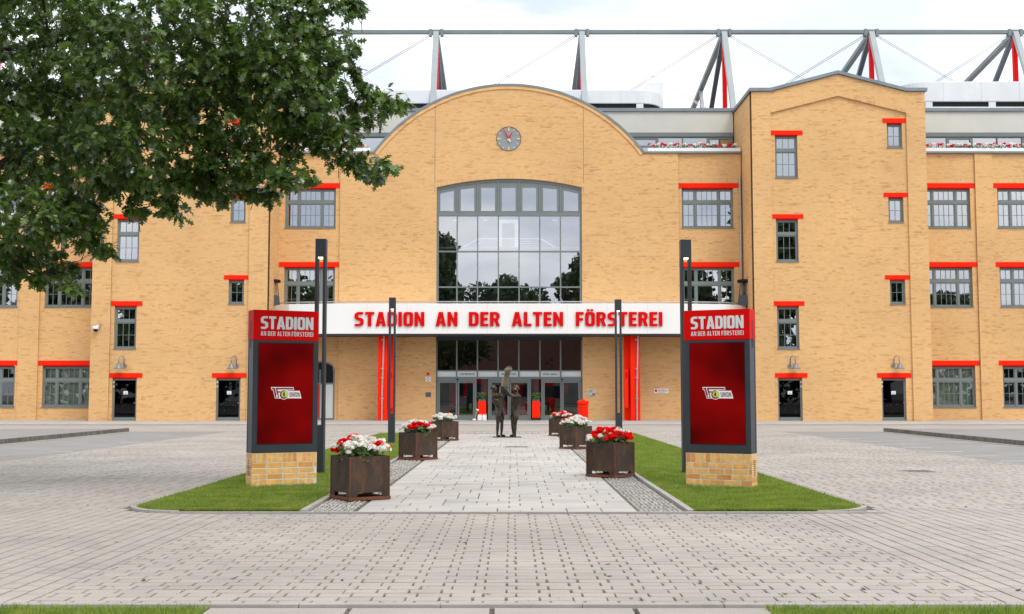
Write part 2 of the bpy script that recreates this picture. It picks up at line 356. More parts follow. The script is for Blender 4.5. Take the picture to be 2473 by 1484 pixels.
GLY['\u00d6'] = (.58, GLY['O'][1] + [(rr_(.10, 1.06, .26, 1.20), .04), (rr_(.32, 1.06, .48, 1.20), .04)])
_gc = {}
def glyph(ch, m, ext=.04, bev=.012, thin=0.0):
    key = (ch, m, ext, bev, thin)
    if key not in _gc:
        cu = bpy.data.curves.new('letter', 'CURVE'); cu.dimensions = '2D'; cu.fill_mode = 'BOTH'; cu.extrude = ext; cu.bevel_depth = bev; cu.bevel_resolution = 1; cu.offset = -bev - thin
        for poly, r in GLY[ch][1]:
            pts = rnd(poly, r); sp = cu.splines.new('POLY'); sp.points.add(len(pts) - 1); sp.use_cyclic_u = True
            for p, q in zip(sp.points, pts): p.co = (q[0], q[1], 0, 1)
        ob = bpy.data.objects.new('tmp', cu); COL.objects.link(ob)
        me = bpy.data.meshes.new_from_object(ob.evaluated_get(bpy.context.evaluated_depsgraph_get()))
        bpy.data.objects.remove(ob); bpy.data.curves.remove(cu)
        me.name = 'letter'; me.materials.clear(); me.materials.append(M[m]); _gc[key] = me
    return _gc[key]
def text_width(s, space=.33, gap=.09):
    w = 0
    for c in s: w += space if c == ' ' else GLY[c][0] + gap
    return w - gap
def letters(s, m, parent, x0, x1, y, z, height, ext=.04, bev=.012, space=.33, gap=.09, name='letter', thin=0.0):
    """letters from x0 to x1 facing -Y, front at y, base at z; one object for each letter"""
    sx = (x1 - x0) / text_width(s, space, gap); x = x0; b = BASE.get(parent.name) or (0, 0, 0); out = []
    for c in s:
        if c == ' ': x += space * sx; continue
        o = link(name, glyph(c, m, ext, bev, thin), parent, (x - b[0], y - b[1], z - b[2]))
        o.rotation_euler = (math.pi / 2, 0, 0); o.scale = (sx, height, height); x += (GLY[c][0] + gap) * sx; out.append(o)
    return out
def lettering(s, m, parent, x0, x1, y, z, height, space=.33, gap=.12):
    """a short printed word joined into one flat mesh"""
    sx = (x1 - x0) / text_width(s, space, gap); x = x0; mb = MB()
    for c in s:
        if c == ' ': x += space * sx; continue
        me = glyph(c, m, .02, 0, .03); o = len(mb.v)
        mb.v += [(x + v.co.x * sx, y - v.co.z * height * .3, z + v.co.y * height) for v in me.vertices]
        mb.f += [tuple(i + o for i in p.vertices) for p in me.polygons]; x += (GLY[c][0] + gap) * sx
    return mb.build('lettering', m, parent)
# ================================================================== THE STADIUM BUILDING
Y_C, Y_B, Y_T, Y_TF, Y_S = 66.0, 66.10, 63.2, 63.30, 68.2
CORE = 'wall_core'
mat(CORE, (.66, .405, .18), .9, .06, 2)
bld = thing('stadium_building', (-.2, 66.0, 0), 'long yellow brick stadium front with arched middle gable, two towers and red lintels', 'building')
def X_(x, y, Y): return at(x, y, Y)[0]
def Z_(y, Y, x=1236): return at(x, y, Y)[1]
XL, XR = X_(664, 600, Y_C), X_(1793, 600, Y_C)
XBL, XBR = X_(820, 600, Y_C), X_(1640, 600, Y_C)
ZP = Z_(371, Y_C)
T0, T1 = X_(1820, 600, Y_T), X_(2243, 600, Y_T)              # right tower, front corners
DXT = -36.25                                                 # the left tower is the same, moved over
PL0, PL1 = X_(1866, 600, Y_T), X_(2197, 600, Y_T)            # tower field between its corner strips
ZE = Z_(222, Y_T); ZA = Z_(180, Y_T)
ZQ0, ZQ1 = Z_(272, Y_T), Z_(231, Y_T)                        # foot of the brick gable band
W_END = 33.5
BR = []                                                      # brick records: (kind, plane, a0,a1,b0,b1,z0,z1)
def lay(kind, plane, z0, z1, lo, hi, cuts):
    n = 0; z = z0
    while z < z1 - .02:
        zb = min(z + .0745, z1)
        iv = [((lo(z), lo(zb)), (hi(z), hi(zb)))]
        for c in cuts:
            k = c(z, zb)
            if not k: continue
            a, b = k; new = []
            for l, h in iv:
                if b <= max(l) or a >= min(h): new.append((l, h)); continue
                if a > max(l) + .03: new.append((l, (a, a)))
                if b < min(h) - .03: new.append(((b, b), h))
            iv = new
        for l, h in iv:
            x = min(l) - random.random() * .25; end = max(h)
            first = True
            while x < end:
                ln = .24 if random.random() < .8 else .115
                xa, xb = x, x + ln; x = xb + .008
                a0, a1 = max(xa, l[0]), max(xa, l[1]); b0, b1 = min(xb, h[0]), min(xb, h[1])
                if b0 - a0 < .02 and b1 - a1 < .02: continue
                b0, b1 = max(b0, a0), max(b1, a1)
                BR.append((kind, plane, a0, b0, a1, b1, z, zb))
        z += .0833; n += 1
def cut_rect(x0, x1, z0, z1): return lambda a, b: (x0, x1) if (b > z0 + .01 and a < z1 - .01) else None
def const(v): return lambda z: v
def core(name, plane, x0, x1, z0, z1, opens, depth=.45):
    """solid wall behind the brick face, with its openings left free"""
    xs = sorted({x0, x1} | {min(max(v, x0), x1) for o in opens for v in o[:2]}); mb = MB()
    for a, b in zip(xs[:-1], xs[1:]):
        if b - a < 1e-4: continue
        zs = [z0]
        col = sorted([(max(o[2], z0), min(o[3], z1)) for o in opens if o[0] < b - 1e-4 and o[1] > a + 1e-4])
        cur = z0
        for c0, c1 in col:
            if c0 > cur + 1e-3: mb.box(a, b, plane + .004, plane + depth, cur, c0)
            cur = max(cur, c1)
        if cur < z1 - 1e-3: mb.box(a, b, plane + .004, plane + depth, cur, z1)
    return mb.build(name, CORE, bld)
# -- windows ---------------------------------------------------------------------------------
def pane(parent, x0, x1, y, z0, z1, m='glass'):
    j = [random.uniform(-.0012, .0012) for _ in range(2)]; k = (x1 - x0) * 1.0
    mb = MB(); d = .006
    a, b = j[0] * k, j[1] * (z1 - z0)
    mb.add([(x0, y - a - b, z0), (x1, y + a - b, z0), (x1, y + a + b, z1), (x0, y - a + b, z1), (x0, y - a - b + d, z0), (x1, y + a - b + d, z0), (x1, y + a + b + d, z1), (x0, y - a + b + d, z1)],
           [(0, 1, 2, 3)])
    return mb.build('pane', m, parent)
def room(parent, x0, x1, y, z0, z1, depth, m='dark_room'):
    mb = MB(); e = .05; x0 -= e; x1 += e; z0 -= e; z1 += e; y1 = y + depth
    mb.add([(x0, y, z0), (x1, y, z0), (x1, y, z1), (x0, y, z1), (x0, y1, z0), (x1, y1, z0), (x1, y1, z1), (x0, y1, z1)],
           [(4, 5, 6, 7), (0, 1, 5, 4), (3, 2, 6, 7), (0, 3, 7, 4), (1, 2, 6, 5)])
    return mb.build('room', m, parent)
def window(x0, x1, z0, z1, Y, kind, gm='glass', blind=False, tilt=False, depth=1.2):
    """frame with sashes, transom, glazing bars, panes, sill; Y is the wall face"""
    yf = Y + .13; fb = MB(); o = .075; S = []                # S: sash rectangles (x0,x1,z0,z1,cols,rows)
    W, Hh = x1 - x0, z1 - z0
    fb.box(x0, x0 + o, yf, yf + .09, z0, z1).box(x1 - o, x1, yf, yf + .09, z0, z1)
    fb.box(x0 + o, x1 - o, yf, yf + .09, z1 - o, z1).box(x0 + o, x1 - o, yf, yf + .09, z0, z0 + o * 1.2)
    xi0, xi1, zi0, zi1 = x0 + o, x1 - o, z0 + o * 1.2, z1 - o
    if kind == 'small':
        S.append((xi0, xi1, zi0, zi1, 2, 2))
    elif kind == 'tall':
        zt = z1 - Hh * .34; fb.box(xi0, xi1, yf - .01, yf + .09, zt - .08, zt + .08)
        S += [(xi0, xi1, zt + .08, zi1, 3, 1), (xi0, xi1, zi0, zt - .08, 3, 2)]
    elif kind == 'wide' or kind == 'french':
        zt = z1 - Hh * .335; ma, mb_ = x0 + W * .268, x0 + W * .725; q = .05
        fb.box(xi0, xi1, yf - .006, yf + .09, zt - .09, zt + .09)
        for c in (ma, mb_): fb.box(c - q, c + q, yf - .012, yf + .09, zi0, zt - .09).box(c - q, c + q, yf - .012, yf + .09, zt + .09, zi1)
        low = 2
        S += [(xi0, ma - q, zt + .09, zi1, 2, 1), (ma + q, mb_ - q, zt + .09, zi1, 4, 1), (mb_ + q, xi1, zt + .09, zi1, 2, 1)]
        S += [(xi0, ma - q, zi0, zt - .09, 2, 2), (ma + q, mb_ - q, zi0, zt - .09, 1 if kind == 'french' else 4, 1 if kind == 'french' else 2), (mb_ + q, xi1, zi0, zt - .09, 2, 2)]
    w = fb.build('window', 'frame_grey', bld, bevel=.008)
    for i, (a, b, c, d, nc, nr) in enumerate(S):
        s = .05
        MB().box(a, a + s, yf + .02, yf + .08, c, d).box(b - s, b, yf + .02, yf + .08, c, d).box(a + s, b - s, yf + .02, yf + .08, d - s, d).box(a + s, b - s, yf + .02, yf + .08, c, c + s).build('sash', 'frame_grey', w)
        for k in range(1, nc):
            xx = a + s + (b - a - 2 * s) * k / nc; MB().box(xx - .014, xx + .014, yf + .03, yf + .045, c + s, d - s).build('glazing_bar', 'frame_grey', w)
        for k in range(1, nr):
            zz = c + s + (d - c - 2 * s) * k / nr; MB().box(a + s, b - s, yf + .032, yf + .043, zz - .012, zz + .012).build('glazing_bar', 'frame_grey', w)
        pane(w, a + s, b - s, yf + .05, c + s, d - s, gm)
    MB().box(x0 - .03, x1 + .03, Y - .05, yf - .002, z0 - .035, z0 + .012).build('sill', 'frame_grey', w)
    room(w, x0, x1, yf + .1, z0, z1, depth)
    if blind: MB().box(x0 + .1, x1 - .1, yf + .22, yf + .23, z0 + .1, z1 - .05).build('blind', 'blind', w)
    return w
def lintel(x0, x1, z0, z1, Y):
    MB().box(x0, x1, Y - .035, Y + .30, z0, z1).build('lintel', 'red_paint', bld, bevel=.01)
    MB().box(x0 + .28, x1 - .28, Y - .005, Y + .125, z0 - .05, z0 - .002).build('lintel_lip', 'red_deep', bld)
def soldier(x0, x1, z0, z1, Y, step=.0833):
    n = max(1, round((x1 - x0) / step)); s = (x1 - x0) / n
    for i in range(n): BR.append(('y', Y, x0 + i * s + .005, x0 + (i + 1) * s - .005, x0 + i * s + .005, x0 + (i + 1) * s - .005, z0, z1))
OPEN = {'c': [], 'bl': [], 'br': [], 't': [], 'wl': [], 'wr': []}
BCUT = {k: [] for k in OPEN}                                 # extra cuts of the brick face (lintels, soldier rows)
def add_win(pan, Y, wx, wz, lx, lz, kind, sold=False, build=True, DX=(0,), **kw):
    OPEN[pan].append((wx[0], wx[1], wz[0], wz[1])); 
    # the gap between window head and lintel underside belongs to the opening
    OPEN[pan][-1] = (wx[0], wx[1], wz[0], lz[0])
    BCUT[pan].append((lx[0], lx[1], lz[0], lz[1]))
    if sold: BCUT[pan].append((lx[0], lx[1], lz[1] + .01, lz[1] + .26))
    for d in DX:
        lintel(lx[0] + d, lx[1] + d, lz[0], lz[1], Y)
        if build: window(wx[0] + d, wx[1] + d, wz[0], min(wz[1], lz[0] - .06), Y, kind, **kw)
        if sold: soldier(lx[0] + d, lx[1] + d, lz[1] + .012, lz[1] + .25, Y)
def zz(y0, y1, Y): return Z_(y1, Y), Z_(y0, Y)
rows = [((456, 551), (443, 454.5)), ((647, 742), (633.5, 645)), ((886, 984), (871.5, 883))]
# window bays of the middle part: two storeys, the lower one opens on the canopy
for pan, (lx, wx) in {'bl': ((673, 820), (686, 808.5)), 'br': ((1637.5, 1786), (1648.5, 1773.5))}.items():
    for i in (0, 1):
        (w0, w1), (l0, l1) = rows[i]
        wX = [X_(v, 690, Y_B) for v in wx]; lX = [X_(v, 690, Y_B) for v in lx]
        lX = [max(lX[0], (XL if pan == 'bl' else XBR)), min(lX[1], (XBL if pan == 'bl' else XR))]
        add_win(pan, Y_B, wX, zz(w0, w1 if i == 0 else 800, Y_B) if i == 0 else (Z_(760, Y_B), Z_(w0, Y_B)), lX, zz(l0, l1, Y_B), 'wide' if i == 0 else 'french', sold=(i == 0))
# wings: two bays in view on either side
WL, WR = XL - (T1 - T0) - .05 + 0.0, T1
BAYS = {'wr': [((2214, 2361), (2226, 2349)), ((2404, 2551), (2415, 2539))], 'wl': [((98, 245), (109, 233)), ((-97, 50), (-86, 43))]}
for pan, bays in BAYS.items():
    for bi, (lx, wx) in enumerate(bays):
        for i in range(3):
            (w0, w1), (l0, l1) = rows[i]
            wX = [X_(v, 690, Y_B) for v in wx]; lX = [X_(v, 690, Y_B) for v in lx]
            add_win(pan, Y_B, wX, zz(w0, w1, Y_B), lX, zz(l0, l1, Y_B), 'wide', sold=(i == 0), gm='glass_low' if i == 2 else 'glass', blind=(i == 2 and bi == 0))
# towers: coordinates of the right one, the left one moved by DXT
def tw(x, y): return X_(x, y, Y_TF)
DD = (0, DXT)
for (lx, ly, wx, wy, kind) in [((1860, 1938), (316, 326.5), (1872, 1926), (328, 430), 'tall'), ((1862, 1940), (518, 528.5), (1874.5, 1928), (530, 632), 'tall'),
                               ((1865, 1942.5), (728, 739), (1877, 1930), (741, 843), 'tall'), ((2131, 2191), (286.5, 297.5), (2142, 2178.5), (299, 357), 'small'),
                               ((2133.5, 2195), (466, 476.5), (2146, 2182), (478, 537.5), 'small'), ((2137, 2198.5), (665, 675.5), (2149.5, 2186.5), (677, 735), 'small')]:
    ym = sum(wy) / 2
    lX = [max(tw(lx[0], ly[0]), PL0), min(tw(lx[1], ly[0]), PL1)]
    add_win('t', Y_TF, [tw(v, ym) for v in wx], zz(*wy, Y_TF), lX, zz(*ly, Y_TF), kind, DX=DD)
def side_door(x0, x1, z1, Y, hinge):
    """glazed single door with notice, hinges, bolts"""
    z0 = .06; yf = Y + .10; o = .09; mb = MB()
    mb.box(x0, x0 + o, yf, yf + .09, z0, z1).box(x1 - o, x1, yf, yf + .09, z0, z1).box(x0 + o, x1 - o, yf, yf + .09, z1 - o, z1).box(x0 + o, x1 - o, yf, yf + .09, z0, z0 + .17)
    d = mb.build('door', 'frame_grey', bld, bevel=.008)
    pane(d, x0 + o, x1 - o, yf + .05, z0 + .17, z1 - o, 'glass_dark')
    xm = (x0 + x1) / 2; zm = z0 + (z1 - z0) * .66
    MB().box(xm - .10, xm + .14, yf + .035, yf + .042, zm - .08, zm + .10).build('notice', 'paper', d)
    MB().box(xm - .04, xm + .10, yf + .030, yf + .034, zm - .03, zm - .015).box(xm - .06, xm + .08, yf + .030, yf + .034, zm - .005, zm + .005).build('notice_print', 'ink', d)
    hx = x0 + .04 if hinge < 0 else x1 - .04
    for hz in (z1 - .18, z1 - .42): MB().tube([(hx, yf - .03, hz - .06), (hx, yf - .03, hz + .06)], .022, 8).box(hx - .05, hx + .05, yf - .02, yf, hz - .02, hz + .02).build('hinge', 'plastic_white', d)
    kx = x1 - .05 if hinge < 0 else x0 + .05
    MB().tube([(kx, yf - .07, z0 + .95), (kx, yf, z0 + .95)], .012, 6).box(min(kx, kx + .1 * hinge), max(kx, kx + .1 * hinge), yf - .08, yf - .062, z0 + .94, z0 + .965).build('handle', 'galvanised', d)
    for k in range(5):
        sx, sz = random.uniform(x0 + .2, x1 - .2), random.uniform(z0 + .25, z1 - .9)
        MB().lathe([(.006, -.006), (.014, 0), (.006, .006)], 6, (sx, yf + .044, sz)).build('bolt', 'plastic_white', d)
    room(d, x0, x1, yf + .1, z0, z1, 1.2)
    MB().box(x0 - .03, x1 + .03, Y - .02, yf + .02, .012, z0 - .002).build('threshold', 'concrete', d)
for (lx, wx, hinge) in [((1866.5, 1950), (1879, 1938), 1), ((2118, 2201), (2130, 2188.5), -1)]:
    lX = [max(tw(lx[0], 907), PL0), min(tw(lx[1], 907), PL1)]; wX = [tw(v, 960) for v in wx]; lZ = zz(901.5, 912.5, Y_TF)
    OPEN['t'].append((wX[0], wX[1], 0, lZ[0])); BCUT['t'].append((lX[0], lX[1], *lZ))
    for i, d in enumerate(DD):
        lintel(lX[0] + d, lX[1] + d, *lZ, Y_TF); side_door(wX[0] + d, wX[1] + d, lZ[0] - .06, Y_TF, (hinge if i == 0 else (-1)))
# big middle opening: arched window above the canopy, glazed entrance below
BX0, BX1 = X_(1054, 600, Y_C), X_(1405.5, 600, Y_C)
ZSP, ZAP = Z_(453, Y_C), Z_(432, Y_C)
bw = (BX1 - BX0) / 2; br_ = ZAP - ZSP; RAD = (bw * bw + br_ * br_) / (2 * br_); BCX, BCZ = (BX0 + BX1) / 2, ZAP - RAD
def arch_z(x, r=RAD): return BCZ + math.sqrt(max(r * r - (x - BCX) ** 2, 0))
OPEN['c'].append((BX0, BX1, 0, ZAP))
def arch_cut(a, b):
    ro = RAD + .26; zm = (a + b) / 2
    if zm < arch_z(BX0, RAD): return BX0, BX1
    half = math.sqrt(max(ro * ro - (zm - BCZ) ** 2, 0)); half = min(half, bw + .10)
    return (BCX - half, BCX + half) if zm < BCZ + ro and half > .02 else None
# clock opening
KX, KZ = at(1228.5, 336, Y_C); KR = .70
def clock_cut(a, b):
    zm = (a + b) / 2 - KZ; ro = KR + .15
    return (KX - math.sqrt(ro * ro - zm * zm), KX + math.sqrt(ro * ro - zm * zm)) if abs(zm) < ro else None
# middle gable outline
gx0, gz0 = at(905, 371, Y_C); gx1, _ = at(1553, 371, Y_C); _, gza = at(1228, 208, Y_C)
gw = (gx1 - gx0) / 2; gr = gza - ZP; GR = (gw * gw + gr * gr) / (2 * gr); GX, GZ = (gx0 + gx1) / 2, gza - GR
def g_half(z): return math.sqrt(max(GR * GR - (z - GZ) ** 2, 0))
def c_lo(z): return XBL if z <= ZP else GX - g_half(z)
def c_hi(z): return XBR if z <= ZP else GX + g_half(z)
def joint(x): return lambda a, b: (x - .012, x + .012) if a > ZSP - .3 else None
lay('y', Y_C, 0.0, gza - .01, c_lo, c_hi, [arch_cut, clock_cut, joint(BX0 - .11), joint(BX1 + .11)])
for jx in (BX0 - .11, BX1 + .11): MB().box(jx - .011, jx + .011, Y_C + .001, Y_C + .003, ZSP - .25, GZ + math.sqrt(GR ** 2 - (jx - GX) ** 2) - .2).build('expansion_joint', 'steel_dark', bld)
for pan, a, b in (('bl', XL, XBL), ('br', XBR, XR)):
    lay('y', Y_B, 0.0, ZP, const(a), const(b), [cut_rect(*o) for o in OPEN[pan] + BCUT[pan]])
    core('wall', Y_B, a, b, 0, ZP, OPEN[pan])
core('wall', Y_C, XBL, XBR, 0, ZP, OPEN['c'])
sp_ = [(BX0, ZAP + .001)] + [(BX0, ZSP)] + [(BX0 + (BX1 - BX0) * i / 24, arch_z(BX0 + (BX1 - BX0) * i / 24)) for i in range(25)] + [(BX1, ZAP + .001)]
for s in (-1, 1):
    pts = [(BCX + s * bw * (1 - i / 12), arch_z(BCX + s * bw * (1 - i / 12))) for i in range(13)]
    poly = [(BCX + s * bw, ZAP + .02)] + pts + [(BCX, ZAP + .02)]
    MB().prism(poly if s < 0 else poly[::-1], 'y', Y_C + .005, Y_C + .44).build('wall_spandrel', CORE, bld)
gp = [(GX + GR * math.sin(t), GZ + GR * math.cos(t)) for t in np.linspace(math.asin(gw / GR), -math.asin(gw / GR), 49)]
MB().prism(gp[::-1], 'y', Y_C + .004, Y_C + .45).build('gable_wall', CORE, bld)
# vault roof behind the gable
cop = MB()
for (a, b) in zip(gp[:-1], gp[1:]):
    na = Vector((a[0] - GX, a[1] - GZ)).normalized(); nb = Vector((b[0] - GX, b[1] - GZ)).normalized()
    q = lambda p, n_, k, y: (p[0] + n_.x * k, y, p[1] + n_.y * k)
    cop.add([q(a, na, .0, Y_C - .10), q(b, nb, .0, Y_C - .10), q(b, nb, .12, Y_C - .10), q(a, na, .12, Y_C - .10), q(a, na, 0, Y_S + 3), q(b, nb, 0, Y_S + 3), q(b, nb, .12, Y_S + 3), q(a, na, .12, Y_S + 3)],
            [(0, 1, 2, 3), (3, 2, 6, 7), (0, 4, 5, 1)])
cop.build('vault_roof', 'zinc', bld)
rim = MB()                                                   # projecting brick roll under the coping
for (a, b) in zip(gp[:-1], gp[1:]):
    q = lambda p, k, y: ((p[0] - GX) * k + GX, y, (p[1] - GZ) * k + GZ)
    k1, k2 = 1 - .002 / GR, 1 - .19 / GR
    rim.add([q(a, k1, Y_C - .06), q(b, k1, Y_C - .06), q(b, k2, Y_C - .06), q(a, k2, Y_C - .06), q(a, k2, Y_C), q(b, k2, Y_C)], [(0, 3, 2, 1), (3, 4, 5, 2)])
rim.build('gable_rim', 'brick', bld)
def radial(cx, cz, r0, r1, a0, a1, n, Y):
    for i in range(n):
        t0, t1 = a0 + (a1 - a0) * (i + .06) / n, a0 + (a1 - a0) * (i + .94) / n
        P = [(cx + r * math.sin(t), cz + r * math.cos(t)) for r, t in ((r0, t0), (r0, t1), (r1, t1), (r1, t0))]
        BR.append(('q', Y, P))
ah = math.asin(bw / RAD)
radial(BCX, BCZ, RAD + .008, RAD + .25, -ah - .006, ah + .006, int(2 * ah * (RAD + .1) / .0833), Y_C - .004)
radial(KX, KZ, KR + .012, KR + .135, 0, 2 * math.pi, 56, Y_C - .006)
# -- towers
for d in DD:
    fld = lambda z: None
    cuts = [cut_rect(o[0] + d, o[1] + d, o[2], o[3]) for o in OPEN['t'] + BCUT['t']]
    tm = (T0 + T1) / 2 + d; half = (T1 - T0) / 2
    band = lambda x: ZQ1 - (ZQ1 - ZQ0) * abs(x - tm) / ((PL1 - PL0) / 2)
    hw = (PL1 - PL0) / 2
    def f_lo(z, tm=tm): return tm - hw if z <= ZQ0 else tm - hw * max(0, (ZQ1 - z) / (ZQ1 - ZQ0))
    def f_hi(z, tm=tm): return tm + hw if z <= ZQ0 else tm + hw * max(0, (ZQ1 - z) / (ZQ1 - ZQ0))
    if d == 0: i300 = len(BR)
    lay('y', Y_TF, 0, ZQ1 - .02, f_lo, f_hi, cuts)
    if d == 0: j300 = len(BR)
    zc = lambda x: ZE if abs(x - tm) > hw else ZE + (ZA - ZE) * (1 - abs(x - tm) / hw)
    for a, b in ((T0 + d, tm - hw), (tm + hw, T1 + d)): lay('y', Y_T, 0, ZE, const(a), const(b), [])
    # gable band: between the slanted foot line and the roof line
    def b_in(a, b, tm=tm):
        zm = (a + b) / 2
        k = hw * (ZQ1 - zm) / (ZQ1 - ZQ0) if zm > ZQ0 else hw
        return (tm - k, tm + k) if k > .05 and zm < ZQ1 else None
    def g_lo(z, tm=tm): return tm - hw if z <= ZE else tm - hw * max(0, (ZA - z) / (ZA - ZE))
    def g_hi(z, tm=tm): return tm + hw if z <= ZE else tm + hw * max(0, (ZA - z) / (ZA - ZE))
    lay('y', Y_T, ZQ0, ZA - .01, g_lo, g_hi, [b_in])
    ops = [(o[0] + d, o[1] + d, o[2], o[3]) for o in OPEN['t']]
    core('tower_wall', Y_TF, tm - hw, tm + hw, 0, ZQ0, ops)
    MB().prism([(tm - hw, ZQ0), (tm + hw, ZQ0), (tm + hw, ZE), (tm, ZA), (tm - hw, ZE)], 'y', Y_TF + .004, Y_TF + .45).build('tower_gable', CORE, bld)
    MB().prism([(tm - hw, ZQ0), (tm, ZQ1), (tm + hw, ZQ0), (tm + hw, ZE - .001), (tm, ZA - .001), (tm - hw, ZE - .001)], 'y', Y_T + .004, Y_TF + .003).build('gable_band', CORE, bld)
    st = MB()                                                # stepped brick row along the foot of the band
    n = 44
    for s in (-1, 1):
        for i in range(n):
            u0, u1 = i / n, (i + .9) / n
            p = lambda u, dz: (tm + s * hw * u, ZQ1 - (ZQ1 - ZQ0) * u + dz)
            st.prism([p(u0, -.02), p(u1, -.02), p(u1, .16), p(u0, .16)][::s], 'y', Y_T - .025, Y_T + .06)
    st.build('corbel_row', 'brick', bld)
    for a, b in ((T0 + d, tm - hw), (tm + hw, T1 + d)): core('tower_pier', Y_T, a, b, 0, ZE, [])
    # inner side wall (towards the middle) and outer side wall
    for xs, sgn in ((T0 + d, 1), (T1 + d, -1)):
        inner = (sgn == 1) == (d == 0)
        MB().box(min(xs + sgn * .004, xs + sgn * .4), max(xs + sgn * .004, xs + sgn * .4), Y_T + .46, Y_S + 4, 0, ZE).build('tower_side_wall', CORE, bld)
        if inner:
            lay('x%d' % sgn, xs, 0, ZP + .3, const(Y_T + .01), const(Y_B), []); lay('x%d' % sgn, xs, ZP + .3, ZE, const(Y_T + .01), const(Y_S), [])
    rf = MB()
    yb = Y_S + 4.2; e = .12
    prof = [(T0 + d - e, ZE), (tm - hw, ZE), (tm, ZA), (tm + hw, ZE), (T1 + d + e, ZE)]
    for a, b in zip(prof[:-1], prof[1:]):
        rf.add([(a[0], Y_T - e, a[1] + .02), (b[0], Y_T - e, b[1] + .02), (b[0], Y_T - e, b[1] + .2), (a[0], Y_T - e, a[1] + .2), (a[0], yb, a[1] + .02), (b[0], yb, b[1] + .02), (b[0], yb, b[1] + .2), (a[0], yb, a[1] + .2)],
               [(0, 1, 2, 3), (3, 2, 6, 7), (0, 4, 5, 1), (5, 4, 7, 6)])
    rf.add([(T0 + d - e, Y_T - e, ZE + .02), (T0 + d - e, Y_T - e, ZE + .2), (T0 + d - e, yb, ZE + .2), (T0 + d - e, yb, ZE + .02), (T1 + d + e, Y_T - e, ZE + .02), (T1 + d + e, Y_T - e, ZE + .2), (T1 + d + e, yb, ZE + .2), (T1 + d + e, yb, ZE + .02)], [(0, 1, 2, 3), (4, 7, 6, 5)])
    rf.build('tower_roof', 'zinc', bld)
# -- wings
for pan, a, b in (('wr', T1 + .011, W_END), ('wl', -W_END, T0 + DXT - .011)):
    bl = [[X_(v, 690, Y_B) for v in lx] for lx, wx in BAYS[pan]]
    if pan == 'wl': bl = [[bl[0][0], b], [bl[1][0], bl[1][1]]]
    else: bl = [[a, bl[0][1]], [bl[1][0], bl[1][1]]]
    bl.sort()
    cuts = [cut_rect(*o) for o in OPEN[pan] + BCUT[pan]]
    x = a
    for p in bl:
        if p[0] > x + .01: lay('y', Y_C, 0, ZP, const(x), const(p[0]), []); core('wall_pier', Y_C, x, p[0], 0, ZP, [])
        lay('y', Y_B, 0, ZP, const(p[0]), const(p[1]), cuts); core('wall', Y_B, p[0], p[1], 0, ZP, OPEN[pan]); x = p[1]
    if x < b - .01: lay('y', Y_C, 0, ZP, const(x), const(b), []); core('wall_pier', Y_C, x, b, 0, ZP, [])
# -- bricks: the 300 nearest as pieces, the rest as one face
V, Fc = [], []; singles = []
def brick_q(P, kind, plane):
    pr = plane - random.uniform(0, .0015) if kind in ('y', 'q') else plane
    o = len(V); dp = .05
    if kind in ('y', 'q'):
        V.extend([(p[0], pr, p[1]) for p in P] + [(p[0], pr + dp, p[1]) for p in P])
    else:
        s = 1 if kind == 'x1' else -1
        V.extend([(pr, p[0], p[1]) for p in P] + [(pr + s * dp, p[0], p[1]) for p in P])
    Fc.extend([(o, o + 1, o + 2, o + 3), (o, o + 4, o + 5, o + 1), (o + 1, o + 5, o + 6, o + 2), (o + 2, o + 6, o + 7, o + 3), (o + 3, o + 7, o + 4, o)])
for i, r in enumerate(BR):
    if r[0] == 'q': brick_q(r[2], 'q', r[1]); continue
    k, pl, a0, b0, a1, b1, z0, z1 = r
    if i300 <= i < j300 and len(singles) < 300 and b0 - a0 > .239 and b1 - a1 > .239 and z1 - z0 > .073:
        singles.append((a0, pl, z0)); continue
    brick_q([(a0, z0), (b0, z0), (b1, z1), (a1, z1)], k, pl)
VB = np.array(V, dtype=np.float32) - np.array(BASE[bld.name], dtype=np.float32)
o = link('brick_facing', np_mesh('brick_facing', VB, np.array(Fc), 'brick'), bld); o['kind'] = 'stuff'
bm_ = MB().add([(0, 0, 0), (.24, 0, 0), (.24, 0, .0745), (0, 0, .0745), (0, .05, 0), (.24, .05, 0), (.24, .05, .0745), (0, .05, .0745)],
               [(0, 1, 2, 3), (0, 4, 5, 1), (1, 5, 6, 2), (2, 6, 7, 3), (3, 7, 4, 0)]).mesh('brick', 'brick')
bb = BASE[bld.name]
for (x, y, z) in singles: link('brick', bm_, bld, (x - bb[0], y - random.uniform(0, .003) - bb[1], z - bb[2]))
